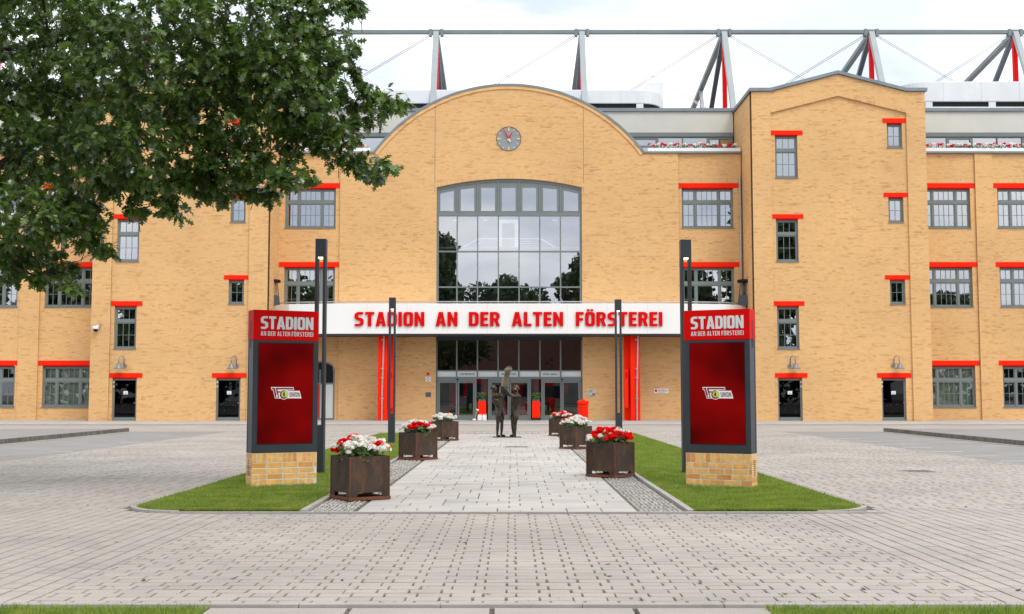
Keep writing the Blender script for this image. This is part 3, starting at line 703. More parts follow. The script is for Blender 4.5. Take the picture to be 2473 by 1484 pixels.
# -- set-back upper storey: ribbon windows under a rendered band, zinc strips
def upper(x0, x1, panes):
    zr0, zr1, zb, zt = Z_(331, Y_S), Z_(321, Y_S), Z_(270, Y_S), Z_(262.5, Y_S)
    MB().box(x0, x1, Y_S, Y_S + .4, zr1, zb).build('rendered_band', 'stucco', bld)
    MB().box(x0, x1, Y_S - .12, Y_S + 3, zb + .001, zt).build('roof_edge', 'zinc', bld)
    MB().box(x0, x1, Y_S - .06, Y_S + .4, zr0, zr1 - .001).build('metal_strip', 'frame_grey', bld)
    z0 = ZP - .6
    fb = MB(); n = len(panes) - 1
    w = MB().box(x0, x1, Y_S, Y_S + .12, z0, z0 + .1).box(x0, x1, Y_S, Y_S + .12, zr0 - .06, zr0 - .001).build('ribbon_window', 'frame_grey', bld)
    for i, p in enumerate(panes): MB().box(p - .035, p + .035, Y_S - .01, Y_S + .12, z0 + .1, zr0 - .06).build('mullion', 'frame_grey', w)
    for i in range(n):
        a, b = panes[i] + .035, panes[i + 1] - .035
        if i % 3 == 2:
            MB().box(a, a + .1, Y_S + .0, Y_S + .1, z0 + .1, zr0 - .06).box(b - .1, b, Y_S, Y_S + .1, z0 + .1, zr0 - .06).box(a + .1, b - .1, Y_S, Y_S + .1, zr0 - .16, zr0 - .06).box(a + .1, b - .1, Y_S, Y_S + .1, Z_(356, Y_S), Z_(352, Y_S)).build('casement', 'frame_grey', w)
        pane(w, a, b, Y_S + .06, z0 + .1, zr0 - .06)
    room(w, x0, x1, Y_S + .14, z0, zr0, 2.5)
    MB().box(x0, x1, Y_B + .45, Y_S + .3, ZP - .75, ZP - .62).build('terrace_floor', 'concrete', bld)
def evenly(a, b, n): return [a + (b - a) * i / n for i in range(n + 1)]
upper(XL + .01, XR - .01, evenly(XL + .06, XR - .06, 18)); upper(T1 + .01, W_END, evenly(T1 + .06, W_END - .06, 7)); upper(-W_END, T0 + DXT - .01, evenly(-W_END + .06, T0 + DXT - .06, 7))
for a, b in ((XL, gx0 - .05), (gx1 + .05, XR), (T1 + .02, W_END), (-W_END, T0 + DXT - .02)):
    MB().box(a, b, Y_C - .09, Y_B + .44, ZP + .001, ZP + .10).build('parapet_coping', 'zinc', bld)
# -- big arched window
def big_window():
    yf = Y_C + .16; yg = yf + .05
    xs = [X_(v, 560, yf) for v in (1054, 1104, 1153.5, 1203.5, 1253.5, 1303.5, 1353.5, 1405)]; xs[0], xs[-1] = BX0, BX1
    zt = [Z_(v, yf) for v in (519, 608, 694, 760)]
    z_low = Z_(770, yf)
    fb = MB()
    for i, x in enumerate(xs):
        e = .035 if 0 < i < 7 else .06
        x_ = min(max(x, BX0 + e), BX1 - e); fb.box(x_ - e, x_ + e, yf - .05, yf + .1, z_low, zt[0] - .08)
        e2 = .05; x_ = min(max(x, BX0 + e2), BX1 - e2); fb.prism([(x_ - e2, zt[0] + .08), (x_ + e2, zt[0] + .08), (x_ + e2, arch_z(x_ + e2) - .01), (x_ - e2, arch_z(x_ - e2) - .01)], 'y', yf - .04, yf + .1)
    fb.box(BX0, BX1, yf - .06, yf + .1, zt[0] - .079, zt[0] + .079)
    for z in zt[1:3]: fb.box(BX0, BX1, yf - .055, yf + .09, z - .035, z + .035)
    n = 28
    for i in range(n):
        a, b = BX0 + (BX1 - BX0) * i / n, BX0 + (BX1 - BX0) * (i + 1) / n
        fb.prism([(a, arch_z(a) - .16), (b, arch_z(b) - .16), (b, arch_z(b)), (a, arch_z(a))], 'y', yf - .03, yf + .1)
    w = fb.build('arched_window', 'frame_grey', bld)
    for i in range(7):
        cs = MB(); a, b = xs[i] + .06, xs[i + 1] - .06; c = zt[0] + .08; da, db = min(arch_z(a), ZAP - .12) - .2, min(arch_z(b), ZAP - .12) - .2; s = .14
        cs.box(a, a + s, yf, yf + .08, c, da - .01).box(b - s, b, yf, yf + .08, c, db - .01).box(a + s, b - s, yf, yf + .08, c, c + s)
        cs.prism([(a, da - s - .02), (b, db - s - .02), (b, db + .14), (a, da + .14)], 'y', yf + .004, yf + .082); cs.build('casement', 'frame_grey', w)
        pane(w, a + s * .6, b - s * .6, yg, c + s * .6, max(da, db) - s * .6)
        zs = [zt[0] - .08, zt[1] + .035, zt[1] - .035, zt[2] + .035, zt[2] - .035, z_low]
        for k in range(3): pane(w, xs[i] + .035, xs[i + 1] - .035, yg, zs[2 * k + 1], zs[2 * k])
    room(w, BX0, BX1, yf + .12, z_low, ZAP, 5.5, 'room_grey')
    # inside: white lift portal and the stair landing with its rails
    yl = yf + 4.5; lz = lambda y: Z_(y, yl); lx = lambda x: X_(x, 570, yl)
    MB().box(lx(1203), lx(1252), yl, yl + .3, lz(606), lz(531)).build('lift_shaft', 'lift_white', w)
    MB().box(lx(1212), lx(1243), yl - .05, yl - .01, lz(604), lz(540)).build('lift_door', 'frosted', w)
    yr = yf + 2.2; rx = lambda x: X_(x, 590, yr); rz = lambda y: Z_(y, yr)
    rl = MB().tube([(rx(1111), yr, rz(601)), (rx(1155), yr, rz(577)), (rx(1305), yr, rz(577)), (rx(1347), yr, rz(601))], .03, 6)
    for k in range(1, 5): rl.tube([(rx(1155), yr, rz(577 + k * 6)), (rx(1305), yr, rz(577 + k * 6))], .012, 4)
    rl.build('stair_rail', 'lift_white', w)
    MB().box(BX0, BX1, yf + .5, yr + 1, rz(610), rz(606)).build('landing', 'white_panel', w)
    for x in (1100, 1172, 1340): MB().box(rx(x) - .12, rx(x) + .12, yr - .1, yr + .1, rz(533), rz(532)).build('ceiling_lamp', 'room_lamp', w)
big_window()
# -- entrance glazing under the canopy
def entrance():
    yf = Y_C + .20; yg = yf + .05; z = lambda y: Z_(y, yf); x = lambda v: X_(v, 900, yf)
    xs = [BX0] + [x(v) for v in (1103, 1153, 1203, 1253, 1304, 1354)] + [BX1]
    zt, zs1, zs0, zd = z(800), z(896), z(911.5), z(912)
    fb = MB()
    for i, v in enumerate(xs):
        e = .04; v = min(max(v, BX0 + e), BX1 - e); fb.box(v - e, v + e, yf - .05, yf + .1, zs0, zt + .6)
    fb.box(BX0, BX1, yf - .06, yf + .1, zs1 - .03, zs1 + .03).box(BX0, BX1, yf - .062, yf + .1, zs0 - .10, zs0 + .02)
    w = fb.build('entrance_glazing', 'frame_grey', bld)
    words = {1: 'LOGENBEREICH', 3: 'ZUR SCHLOSSEREI', 5: 'EISERN LOUNGES'}
    for i in range(7):
        a, b = xs[i] + .04, xs[i + 1] - .04
        pane(w, a, b, yg, zs1 + .03, zt + .6, 'glass_low')
        MB().box(a, b, yf + .0, yf + .03, zs0 + .021, zs1 - .031).build('sign_strip', 'letter_pale', w)
        if i in words: lettering(words[i], 'ink', w, a + .12, b - .12, yf - .004, zs0 + .11, .13)
    zh = zs0 - .10; zf = .03
    def leafdoor(a, b):
        f = MB(); s = .09
        f.box(a, a + s, yf - .02, yf + .06, zf, zh - .12).box(b - s, b, yf - .02, yf + .06, zf, zh - .12).box(a + s, b - s, yf - .02, yf + .06, zh - .22, zh - .12).box(a + s, b - s, yf - .02, yf + .06, zf, zf + .26)
        d = f.build('door', 'frame_grey', bld, bevel=.006); pane(d, a + s, b - s, yg, zf + .26, zh - .22, 'glass_low')
        MB().tube([(b - .045, yf - .07, .85), (b - .045, yf - .07, 1.35)], .015, 6).build('handle', 'galvanised', d)
    for (a, m, b) in ((1057, 1105, 1148), (1182, 1230, 1279), (1310, 1357, 1402)):
        A, Mi, B = x(a), x(m), x(b)
        leafdoor(A + .04, Mi - .01); leafdoor(Mi + .01, B - .04)
        f2 = MB().box(A - .07, A + .03, yf - .03, yf + .1, zf, zh).box(B - .03, B + .07, yf - .03, yf + .1, zf, zh).box(A + .03, B - .03, yf - .05, yf + .08, zh - .11, zh - .001); f2.build('door_frame', 'frame_grey', w)
        MB().lathe([(.02, -.02), (.07, -.01), (.07, .02), (.03, .04)], 12, (Mi, yf - .08, zh - .03)).build('door_sensor', 'black', w)
    for a, b in ((1150, 1179), (1282, 1307)): pane(w, x(a), x(b), yg, zf + .02, zh, 'glass_low')
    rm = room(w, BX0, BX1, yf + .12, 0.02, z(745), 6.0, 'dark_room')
    # red drapes and counter inside
    for (a, b, y0, y1, dp) in ((1085, 1098, 925, 985, 2.0), (1120, 1128, 918, 960, 1.2), (1166, 1176, 915, 950, 1.0), (1232, 1262, 915, 960, 3.0), (1215, 1275, 970, 1004, 3.5), (1290, 1302, 915, 945, 1.0), (1316, 1334, 918, 930, 1.5), (1360, 1372, 918, 950, 1.2), (1318, 1334, 960, 972, 2.2)):
        yy = yf + dp; MB().box(X_(a, 950, yy), X_(b, 950, yy), yy, yy + .15, Z_(y1, yy), Z_(y0, yy)).build('banner', 'red_deep', w)
entrance()
# glazed arched doorway in the left bay
def bay_door():
    x0, x1 = X_(738, 930, Y_B), X_(808, 930, Y_B); z1 = Z_(872, Y_B); zs = Z_(893, Y_B); y = Y_B - .012; xm = (x0 + x1) / 2
    fb = MB(); pts = [(x0 + (x1 - x0) * i / 14, zs + (z1 - zs) * math.sqrt(max(0, 1 - ((i - 7) / 7) ** 2))) for i in range(15)]
    for a, b in zip(pts[:-1], pts[1:]): fb.prism([(a[0], a[1] - .10), (b[0], b[1] - .10), b, a], 'y', y - .03, y + .01)
    fb.box(x0, x0 + .08, y - .03, y + .01, .03, zs).box(x1 - .08, x1, y - .03, y + .01, .03, zs).box(x0 + .08, x1 - .08, y - .028, y + .01, Z_(929, Y_B), Z_(925, Y_B)).box(x0 + .08, x1 - .08, y - .03, y + .01, .03, .14).box(xm - .04, xm + .04, y - .029, y + .01, .14, zs)
    w = fb.build('arched_doorway', 'frame_grey', bld)
    MB().prism([(x0 + .04, Z_(926, Y_B)), (x1 - .04, Z_(926, Y_B))] + [(p[0], p[1] - .05) for p in pts[::-1]][1:-1], 'y', y - .004, y + .008).build('fanlight', 'black', w)
    MB().box(xm + .04, x1 - .08, y - .004, y + .008, .14, Z_(929, Y_B)).build('frosted_pane', 'frosted', w)
    MB().box(x0 + .08, xm - .04, y - .004, y + .008, .14, Z_(929, Y_B)).build('door_leaf', 'red_deep', w)
bay_door()
# -- canopy with the big lettering
def canopy():
    YF = 63.6; z0, z1 = Z_(806.5, YF), Z_(733.5, YF)
    xa, xb = XL + .02, XR - .02
    xl, xr = X_(790, 770, YF), X_(1660, 770, YF)
    ye = YF + 1.6
    ol = [(xa, ye), (xl - 2.2, YF + .45), (xl, YF + .06), (xl + 1.5, YF), (xr - 1.5, YF), (xr, YF + .06), (xr + 2.2, YF + .45), (xb, ye)]
    poly = ol + [(xb, Y_C - .012), (xa, Y_C - .012)]
    c = MB().prism(poly, 'z', z0, z1).build('canopy', 'white_panel', bld, bevel=.01)
    MB().prism([(p[0] * .999, p[1] + .03) for p in ol] + [(xb - .05, Y_C - .013), (xa + .05, Y_C - .013)], 'z', z0 - .07, z0 - .003).build('canopy_soffit', 'anthracite', c)
    sm = MB()
    for k in range(1, 9):
        xx = xl + (xr - xl) * k / 9; sm.box(xx - .006, xx + .006, YF - .003, YF + .02, z0 + .01, z1 - .01)
    sm.build('panel_joints', 'stucco', c)
    lz0, lz1 = Z_(788.5, YF), Z_(754, YF)
    Hh = lz1 - lz0
    for wd, a, b in (('STADION', 856.5, 1025), ('AN', 1052, 1105), ('DER', 1132.5, 1207.5), ('ALTEN', 1236, 1360), ('F\u00d6RSTEREI', 1390.5, 1599.5)):
        letters(wd, 'red_deep', c, X_(a, 770, YF), X_(b, 770, YF), YF - .05, lz0, Hh, ext=.045, bev=.018)
    rail = MB(); zr = Z_(728.5, YF)
    pth = [(p[0], p[1] + .25, zr) for p in ol]
    rail.tube(pth, .035, 8)
    for i in range(40):
        u = (i + .5) / 40; xx = xa + (xb - xa) * u
        yy = np.interp(xx, [p[0] for p in ol], [p[1] for p in ol]) + .25
        rail.tube([(xx, yy, z1 - .02), (xx, yy, zr)], .014, 5)
    rail.build('guard_rail', 'galvanised', c, smooth=True)
    MB().box(BX0 - .1, BX1 + .1, Y_C + .02, Y_C + .14, z0 - .25, z1 + .1).build('spandrel_panel', 'anthracite', bld)
    for sx, (a, b) in ((-1, (912.5, 935)), (1, (1523, 1546))):
        yc = Y_C - 1.75; x0, x1 = X_(a, 910, yc), X_(b, 910, yc); q = -sx * .26
        colm = MB().box(x0, x1, yc, yc + .05, .03, z0 - .08)
        colm.box(min(x0, x0), x0 + .05, yc + .051, yc + .55, .03, z0 - .08).box(x1 - .05, x1, yc + .051, yc + .55, .03, z0 - .08)
        xe = (x1, x1 + .32) if sx < 0 else (x0 - .32, x0)
        colm.box(xe[0] + (.002 if sx < 0 else 0), xe[1] - (0 if sx < 0 else .002), yc + .50, yc + .56, .03, z0 - .08)
        k = colm.build('column', 'red_paint', bld, bevel=.008)
        xp = (x0 + x1) / 2 + (-.01 if sx < 0 else .07)
        pp = MB().tube([(xp + .08, yc - .06, z0 - .08), (xp, yc - .06, 1.6), (xp, yc - .06, .03)], .045, 8)
        for zc_ in (z0 - .3, z0 - 1.9, 2.4, 1.25): pp.box(xp - .07, xp + .09, yc - .09, yc - .001, zc_ - .03, zc_ + .03)
        pp.build('downpipe', 'galvanised', k, smooth=False)
canopy()
for x in (668, 1789):                                         # rainwater pipes in the inner corners
    xx = X_(x, 600, Y_B - .08); p = MB().tube([(xx, Y_B - .09, Z_(735, Y_B)), (xx, Y_B - .09, Z_(425, Y_B))], .05, 8)
    for y in (450, 520, 590, 660): p.box(xx - .075, xx + .075, Y_B - .15, Y_B - .001, Z_(y, Y_B) - .02, Z_(y, Y_B) + .02)
    p.build('rain_pipe', 'galvanised', bld)
# ================================================================== STEEL ROOF OVER THE STAND
Y_N = 74.0
roof = thing('stand_roof_frame', (0, Y_N, Z_(262, Y_N)), 'grey steel roof frame with red posts and cross cables rising behind the brick front', 'roof frame')
nodes = [X_(v, 80, Y_N) for v in (-5, 348, 700, 1053.5, 1405, 1748, 2103, 2450, 2800)]
zt0, zt1 = Z_(82.5, Y_N), Z_(74, Y_N); zm_ = (zt0 + zt1) / 2
for a, b in zip(nodes[:-1], nodes[1:]): MB().box(a + .28, b - .28, Y_N - .16, Y_N + .16, zt0, zt1).build('top_beam', 'steel_grey', roof, bevel=.02)
zf_ = Z_(266, 70.9)
for i, x in enumerate(nodes):
    g = MB().box(x - .46, x - .28, Y_N - .2, Y_N + .2, zt0 - .16, zt1 + .05).box(x + .28, x + .46, Y_N - .2, Y_N + .2, zt0 - .16, zt1 + .05).box(x - .279, x + .279, Y_N - .12, Y_N + .12, zt0 - .05, zt1 + .03)
    g.build('node_plate', 'steel_grey', roof)
    MB().beam((x, Y_N - .1, zt0 + .05), (x, 70.9, zf_ - .3), .36, .30).build('front_mast', 'steel_pale', roof, bevel=.02)
    MB().beam((x + .02, Y_N + .1, zt0 - .02), (x + .02, Y_N + .05, zf_ - .3), .26, .34).build('post', 'red_deep', roof, bevel=.02)
    jz = Z_(212, 86.0)
    MB().beam((x, Y_N + .3, zt0), (x, 87.5, Z_(268, 87.5)), .34, .30).build('back_strut', 'steel_grey', roof, bevel=.02)
    MB().beam((x, Y_N + .25, zt0 - .1), (x, 79.2, Z_(268, 79.2)), .30, .26).build('brace', 'steel_dark', roof, bevel=.02)
    yj = Y_N + .3 + (87.5 - Y_N - .3) * .68; zj = zt0 + (Z_(268, 87.5) - zt0) * .68
    MB().beam((x, yj, zj), (x, yj - 2.2, zf_ - .3), .22, .2).build('tie', 'steel_pale', roof)
    MB().beam((x, yj, zj), (x, yj - .6, zf_ - .3), .2, .2).build('tie', 'steel_dark', roof)
for a, b in zip(nodes[:-1], nodes[1:]):
    for (xa, xb) in ((a + .4, b - .2), (b - .4, a + .2)):
        for off in (-.06, .06): MB().tube([(xa, Y_N, zt0 - .12 + off), (xb, Y_N - .4, Z_(292, Y_N) + off)], .024, 5).build('cable', 'galvanised', roof)
# white ventilation casings on the roof
def casing(x0p, x1p, ytop, ys0, ys1, Y0, label, name='roof_casing'):
    X0, X1 = X_(x0p, 240, Y0), X_(x1p, 240, Y0); r = 1.5
    zb = Z_(270, Y0); z1 = Z_(ytop, Y0); a, b = Z_(ys1, Y0), Z_(ys0, Y0)
    def plan(g):
        p = []
        for k in range(9): t = math.pi * k / 16; p.append((X1 - r + (r - g) * math.sin(t), Y0 + r - (r - g) * math.cos(t)))
        p += [(X1 - g, Y0 + 5), (X0 + g, Y0 + 5)]
        for k in range(9): t = math.pi / 2 - math.pi * k / 16; p.append((X0 + r - (r - g) * math.sin(t), Y0 + r - (r - g) * math.cos(t)))
        return p
    t = thing(name, ((X0 + X1) / 2, Y0 + 2, zb), label, 'roof casing')
    MB().prism(plan(0), 'z', b, z1).build('hood', 'membrane', t, bevel=.05)
    MB().prism(plan(.02), 'z', zb - .3, a).build('base', 'membrane', t)
    MB().prism(plan(.10), 'z', a + .001, b - .001).build('louvre_recess', 'black', t)
    n = max(3, int((X1 - X0) / 5.2))
    for k in range(n + 1):
        xx = X0 + r + (X1 - X0 - 2 * r) * k / n; MB().box(xx - .22, xx + .22, Y0 + .03, Y0 + .12, a + .002, b - .002).build('post', 'membrane', t)
    sm = MB()
    for k in range(1, int((X1 - X0) / 2.4)):
        xx = X0 + 2.4 * k; sm.box(xx - .012, xx + .012, Y0 - .006, Y0 + .05, b + .03, z1 - .03)
    sm.build('panel_joints', 'stucco', t)
    return t
casing(853, 1603, 217, 250.5, 262, 71.6, 'long white roof casing with rounded ends behind the arched gable')
casing(2186, 2760, 197, 246, 258, 71.6, 'white roof casing behind the parapet right of the right tower')
casing(-330, 268, 197, 246, 258, 71.6, 'white roof casing behind the parapet left of the left tower, mostly behind the oak')
sx0, sz0 = at(1545, 228, 73.0); sx1, sz1 = at(1603, 196, 73.0)
tag(MB().prism([(sx0, sz0 - 1), (sx0 + .5, sz1), (sx1, sz1 + .05), (sx1 + .02, sz0 - 1)], 'y', 73.4, 75.2).build('roof_hatch', 'membrane'), 'small white roof hatch above the right end of the long casing', 'roof hatch')
# ================================================================== GROUND
def struct(o): o['kind'] = 'structure'; return o
def sheet(name, x0, x1, y0, y1, z, m): return struct(MB().add([(x0, y0, z), (x1, y0, z), (x1, y1, z), (x0, y1, z)], [(0, 1, 2, 3)]).build(name, m))
def brick_sheet_mat(name, c1, c2, cm_, w, h, mortar=.02, rough=.85):
    m, n, l, b = nodes_of(name)
    geo = n.new('ShaderNodeNewGeometry'); bt = n.new('ShaderNodeTexBrick')
    bt.inputs['Color1'].default_value = (*c1, 1); bt.inputs['Color2'].default_value = (*c2, 1); bt.inputs['Mortar'].default_value = (*cm_, 1)
    bt.inputs['Scale'].default_value = 1; bt.inputs['Brick Width'].default_value = w; bt.inputs['Row Height'].default_value = h; bt.inputs['Mortar Size'].default_value = mortar
    l.new(geo.outputs['Position'], bt.inputs['Vector'])
    nz = n.new('ShaderNodeTexNoise'); nz.inputs['Scale'].default_value = .5; nz.inputs['Detail'].default_value = 6; l.new(geo.outputs['Position'], nz.inputs['Vector'])
    mr = n.new('ShaderNodeMapRange'); mr.inputs[1].default_value = .3; mr.inputs[2].default_value = .7; mr.inputs[3].default_value = .88; mr.inputs[4].default_value = 1.1; l.new(nz.outputs['Fac'], mr.inputs[0])
    mx_ = n.new('ShaderNodeMix'); mx_.data_type = 'RGBA'; mx_.blend_type = 'MULTIPLY'; mx_.inputs[0].default_value = 1
    l.new(bt.outputs['Color'], mx_.inputs[6]); l.new(mr.outputs[0], mx_.inputs[7]); l.new(mx_.outputs[2], b.inputs['Base Color']); b.inputs['Roughness'].default_value = rough
brick_sheet_mat('lane_paving', (.42, .38, .335), (.39, .36, .32), (.25, .23, .20), .245, .165, .008)
brick_sheet_mat('sidewalk_slabs', (.47, .445, .41), (.43, .41, .38), (.28, .27, .25), .5, .5, .012)
LX = (-5.05, -2.62, -1.99, 1.62, 2.24, 4.70)                  # lawn | setts | walkway | setts | lawn
YK, Y_END, Y_LANE = 14.80, 44.0, 46.5
sheet('ground', -400, 400, -300, 500, -.06, 'lane_paving')
bed = sheet('forecourt_paving', -11.32, 10.8, 8.30, Y_LANE, -.014, 'joint_sand')
struct(bed)
sheet('lane', -60, 60, Y_LANE, 56.2, 0.0, 'lane_paving')
for k, (a, b) in enumerate(((-15.2, -11.32), (10.8, 14.75))): sheet('road', a, b, 4, Y_LANE, -.004, 'asphalt')
sw = struct(MB().box(-60, 60, 56.36, 66.6, -.05, .03).build('sidewalk', 'sidewalk_slabs'))
kb = struct(MB().box(-60, 60, 56.2, 56.355, -.05, .045).build('sidewalk_kerb', 'concrete'))
sheet('lane_gutter', -60, 60, 56.0, 56.195, .004, 'concrete')
for (a, b, e) in ((-45, -15.35, -15.2), (14.9, 45, 14.75)):
    struct(MB().box(a, b, 2, 46, -.05, .135).build('platform', 'asphalt'))
    k = struct(bpy.data.objects.new('platform_kerb', None)); COL.objects.link(k); BASE[k.name] = None
    x0, x1 = sorted((e, b if e < 0 else a)); x1 -= .003; x0 += .003 if e > 0 else 0
    me = MB().box(x0, x1, 0, .985, -.05, .15).mesh('kerb_stone', 'kerb_stained'); g2 = MB().box((x1 if e < 0 else x0 - .2), (x1 + .2 if e < 0 else x0), 0, .985, -.05, .012).mesh('gutter_stone', 'concrete')
    for i in range(26): link('kerb_stone', me, k, (0, 20.3 + i * 1.0, 0)); link('gutter_stone', g2, k, (0.0, 20.3 + i * 1.0, 0))
for (xa, xb, ys) in ((10.95, 11.75, (24, 26.1, 28.2, 30.4, 32.6, 34.8, 37.0, 39.4)), (-12.1, -11.5, (26, 30.5, 36))):
    for y in ys: struct(sheet('bay_marking', xa, xb, y, y + .12, .001, 'road_white'))
for y in (28.4, 31.0, 33.6, 36.2): struct(sheet('bay_marking', 13.6, 14.35, y, y + .12, .001, 'road_white'))
# -- pavers
def pave(rects, jit=.0014, ch=.003):
    r = np.array(rects, dtype=np.float64); n = len(r)
    z = rng.uniform(-jit, jit, (n, 4)) + rng.uniform(-jit, jit, (n, 1))
    V = np.zeros((n, 8, 3)); x0, x1, y0, y1 = r.T
    for i, (xx, yy) in enumerate(((x0, y0), (x1, y0), (x1, y1), (x0, y1))):
        V[:, i, 0], V[:, i, 1], V[:, i, 2] = xx, yy, -.02
        V[:, i + 4, 0] = xx + (ch if i in (0, 3) else -ch); V[:, i + 4, 1] = yy + (ch if i in (0, 1) else -ch); V[:, i + 4, 2] = z[:, i]
    q = np.array([(4, 5, 6, 7), (0, 1, 5, 4), (1, 2, 6, 5), (2, 3, 7, 6), (3, 0, 4, 7)])
    return V.reshape(-1, 3), (q[None] + (np.arange(n) * 8)[:, None, None]).reshape(-1, 4)
PL, PW = .247, .165
recA, rest = [], []
y = 8.40; i = 0
while y + PW < YK - .09:
    x = -3.5 + (0 if i % 2 else .075) - .247
    while x < 3.55:
        g = random.choice((.003, .005, .007, .008, .010)); a, b = max(x + g, -3.495), min(x + PL - g, 3.555)
        if b - a > .04:
            rc = (a, b, y + .0045, y + PW - .0045)
            (recA if (len(recA) < 300 and b - a > .215) else rest).append(rc)
        x += PL
    y += PW; i += 1
for s0, s1 in ((-9.5, -3.5), (3.56, 9.5)):
    x = s0 if s0 > 0 else s1 - 36 * PW; i = 0
    def y_lim(xm):
        if s0 < 0 and xm > LX[0] - .01: cx_ = LX[0] + .84; dx = cx_ - xm
        elif s0 > 0 and xm < LX[5] + .01: cx_ = LX[5] - .84; dx = xm - cx_
        else: return 15.41
        return YK - .09 if dx <= 0 else YK + .84 - math.sqrt(max(.84 ** 2 - dx * dx, 0)) - .015
    while x + PW < s1 + .01:
        yy = 8.36 + (0 if i % 2 else .12) - .24
        while yy < 15.3:
            a, b = max(yy + .003, 8.38), min(yy + PL - .003, y_lim(x + PW * (.9 if s0 < 0 else .1)))
            if b - a > .04: rest.append((x + .007, x + PW - .007, a, b))
            yy += PL
        x += PW; i += 1
for s0, s1 in ((-11.30, LX[0] - .09), (LX[5] + .09, 10.78)):
    y = 15.42; i = 0
    while y + PW < Y_LANE:
        x = s0 - random.choice((0, .075))
        while x < s1:
            g = random.uniform(.006, .011); a, b = max(x + g, s0), min(x + PL - g, s1)
            if b - a > .04: rest.append((a, b, y + .003, y + PW - .003))
            x += PL
        y += PW; i += 1
y = Y_END + .1                                               # between lawn ends and lane
while y + PW < Y_LANE:
    x = LX[0] - .09
    while x < LX[5] + .09: rest.append((x + .006, min(x + PL - .006, LX[5] + .09), y + .003, y + PW - .003)); x += PL
    y += PW
Vp, Fp = pave(rest); o = link('small_pavers', np_mesh('small_pavers', Vp, Fp, 'paver'), bed); o['kind'] = 'stuff'
pv_m = []
for k in range(4):
    v, f = pave([(0, .227, 0, PW - .006)]); pv_m.append(np_mesh('paver', v, f, 'paver'))
for (a, b, c, d) in recA: link('paver', random.choice(pv_m), bed, (a, c, 0)).scale = ((b - a) / .227, 1, 1)
# -- walkway of mixed-length slabs
wk = sheet('walkway', LX[2] - .01, LX[3] + .01, YK, Y_END + .1, -.010, 'joint_sand'); struct(wk)
SWD = .33; sl_m = {}
for ln in (.30, .45, .60):
    v, f = pave([(0, ln - .010, 0, SWD - .008)], .002, .005); sl_m[ln] = np_mesh('slab', v, f, 'slab')
y = YK + .004; ns = 0; srest = []
while y + SWD < Y_END + .1:
    x = LX[2] + .005
    while x < LX[3] - .02:
        ln = random.choice((.30, .45, .45, .60, .60)); 
        if x + ln > LX[3] - .12: ln_ = LX[3] - .005 - x
        else: ln_ = ln
        if ns < 300 and abs(ln_ - ln) < 1e-6: link('slab', sl_m[ln], wk, (x, y, random.uniform(-.001, .001))); ns += 1
        else: srest.append((x, x + ln_ - .010, y, y + SWD - .008))
        x += ln_
    y += SWD
v, f = pave(srest, .002, .005); o = link('far_slabs', np_mesh('far_slabs', v, f, 'slab'), wk); o['kind'] = 'stuff'
# -- sett strips
for (a, b) in ((LX[1] + .01, LX[2] - .015), (LX[3] + .015, LX[4] - .01)):
    sb_ = sheet('sett_strip', a, b, YK, Y_END, -.012, 'joint_sand'); struct(sb_)
    rc = []; y = YK + .01
    while y < Y_END - .05:
        s = .062 if y < 26 else .09; x = a + random.uniform(0, .02)
        while x + s < b:
            j = [random.uniform(.003, .013) for _ in range(4)]
            rc.append((x + j[0], x + s - j[1] + random.uniform(-.012, .004), y + j[2] + random.uniform(-.008, .008), y + s - j[3])); x += s
        y += s
    v, f = pave(rc, .006, .009); o = link('setts', np_mesh('setts', v, f, 'sett'), sb_); o['kind'] = 'stuff'
# -- lawns with edging stones
def lawn_poly(x0, x1, y0, y1, outer_left, r=.75):
    pts = []
    if outer_left:
        pts = [(x1, y0)] + [(x1, y1), (x0, y1)] + [(x0 + r - r * math.cos(t), y0 + r - r * math.sin(t)) for t in np.linspace(0, math.pi / 2, 9)]
    else:
        pts = [(x0, y0)] + [(x1 - r + r * math.sin(t), y0 + r - r * math.cos(t)) for t in np.linspace(0, math.pi / 2, 9)] + [(x1, y1), (x0, y1)]
    return pts
def in_lawn(x, y, x0, x1, y0, y1, left, r=.75):
    ok = (x > x0) & (x < x1) & (y > y0) & (y < y1)
    cx = x0 + r if left else x1 - r
    corner = ((x < cx) if left else (x > cx)) & (y < y0 + r)
    return ok & ~(corner & ((x - cx) ** 2 + (y - y0 - r) ** 2 > r * r))
def blades(x, y, z0, hmin, hmax, wdt):
    n = len(x); h = rng.uniform(hmin, hmax, n); a = rng.uniform(0, 6.283, n); w = wdt * rng.uniform(.7, 1.3, n)
    V = np.zeros((n, 3, 3)); dx, dy = np.cos(a) * w / 2, np.sin(a) * w / 2; b = rng.uniform(0, 6.283, n); ln = h * rng.uniform(.1, .7, n)
    V[:, 0] = np.stack([x - dx, y - dy, np.full(n, z0)], 1); V[:, 1] = np.stack([x + dx, y + dy, np.full(n, z0)], 1)
    V[:, 2] = np.stack([x + np.cos(b) * ln, y + np.sin(b) * ln, z0 + h], 1)
    return V.reshape(-1, 3), np.arange(n * 3).reshape(-1, 3)
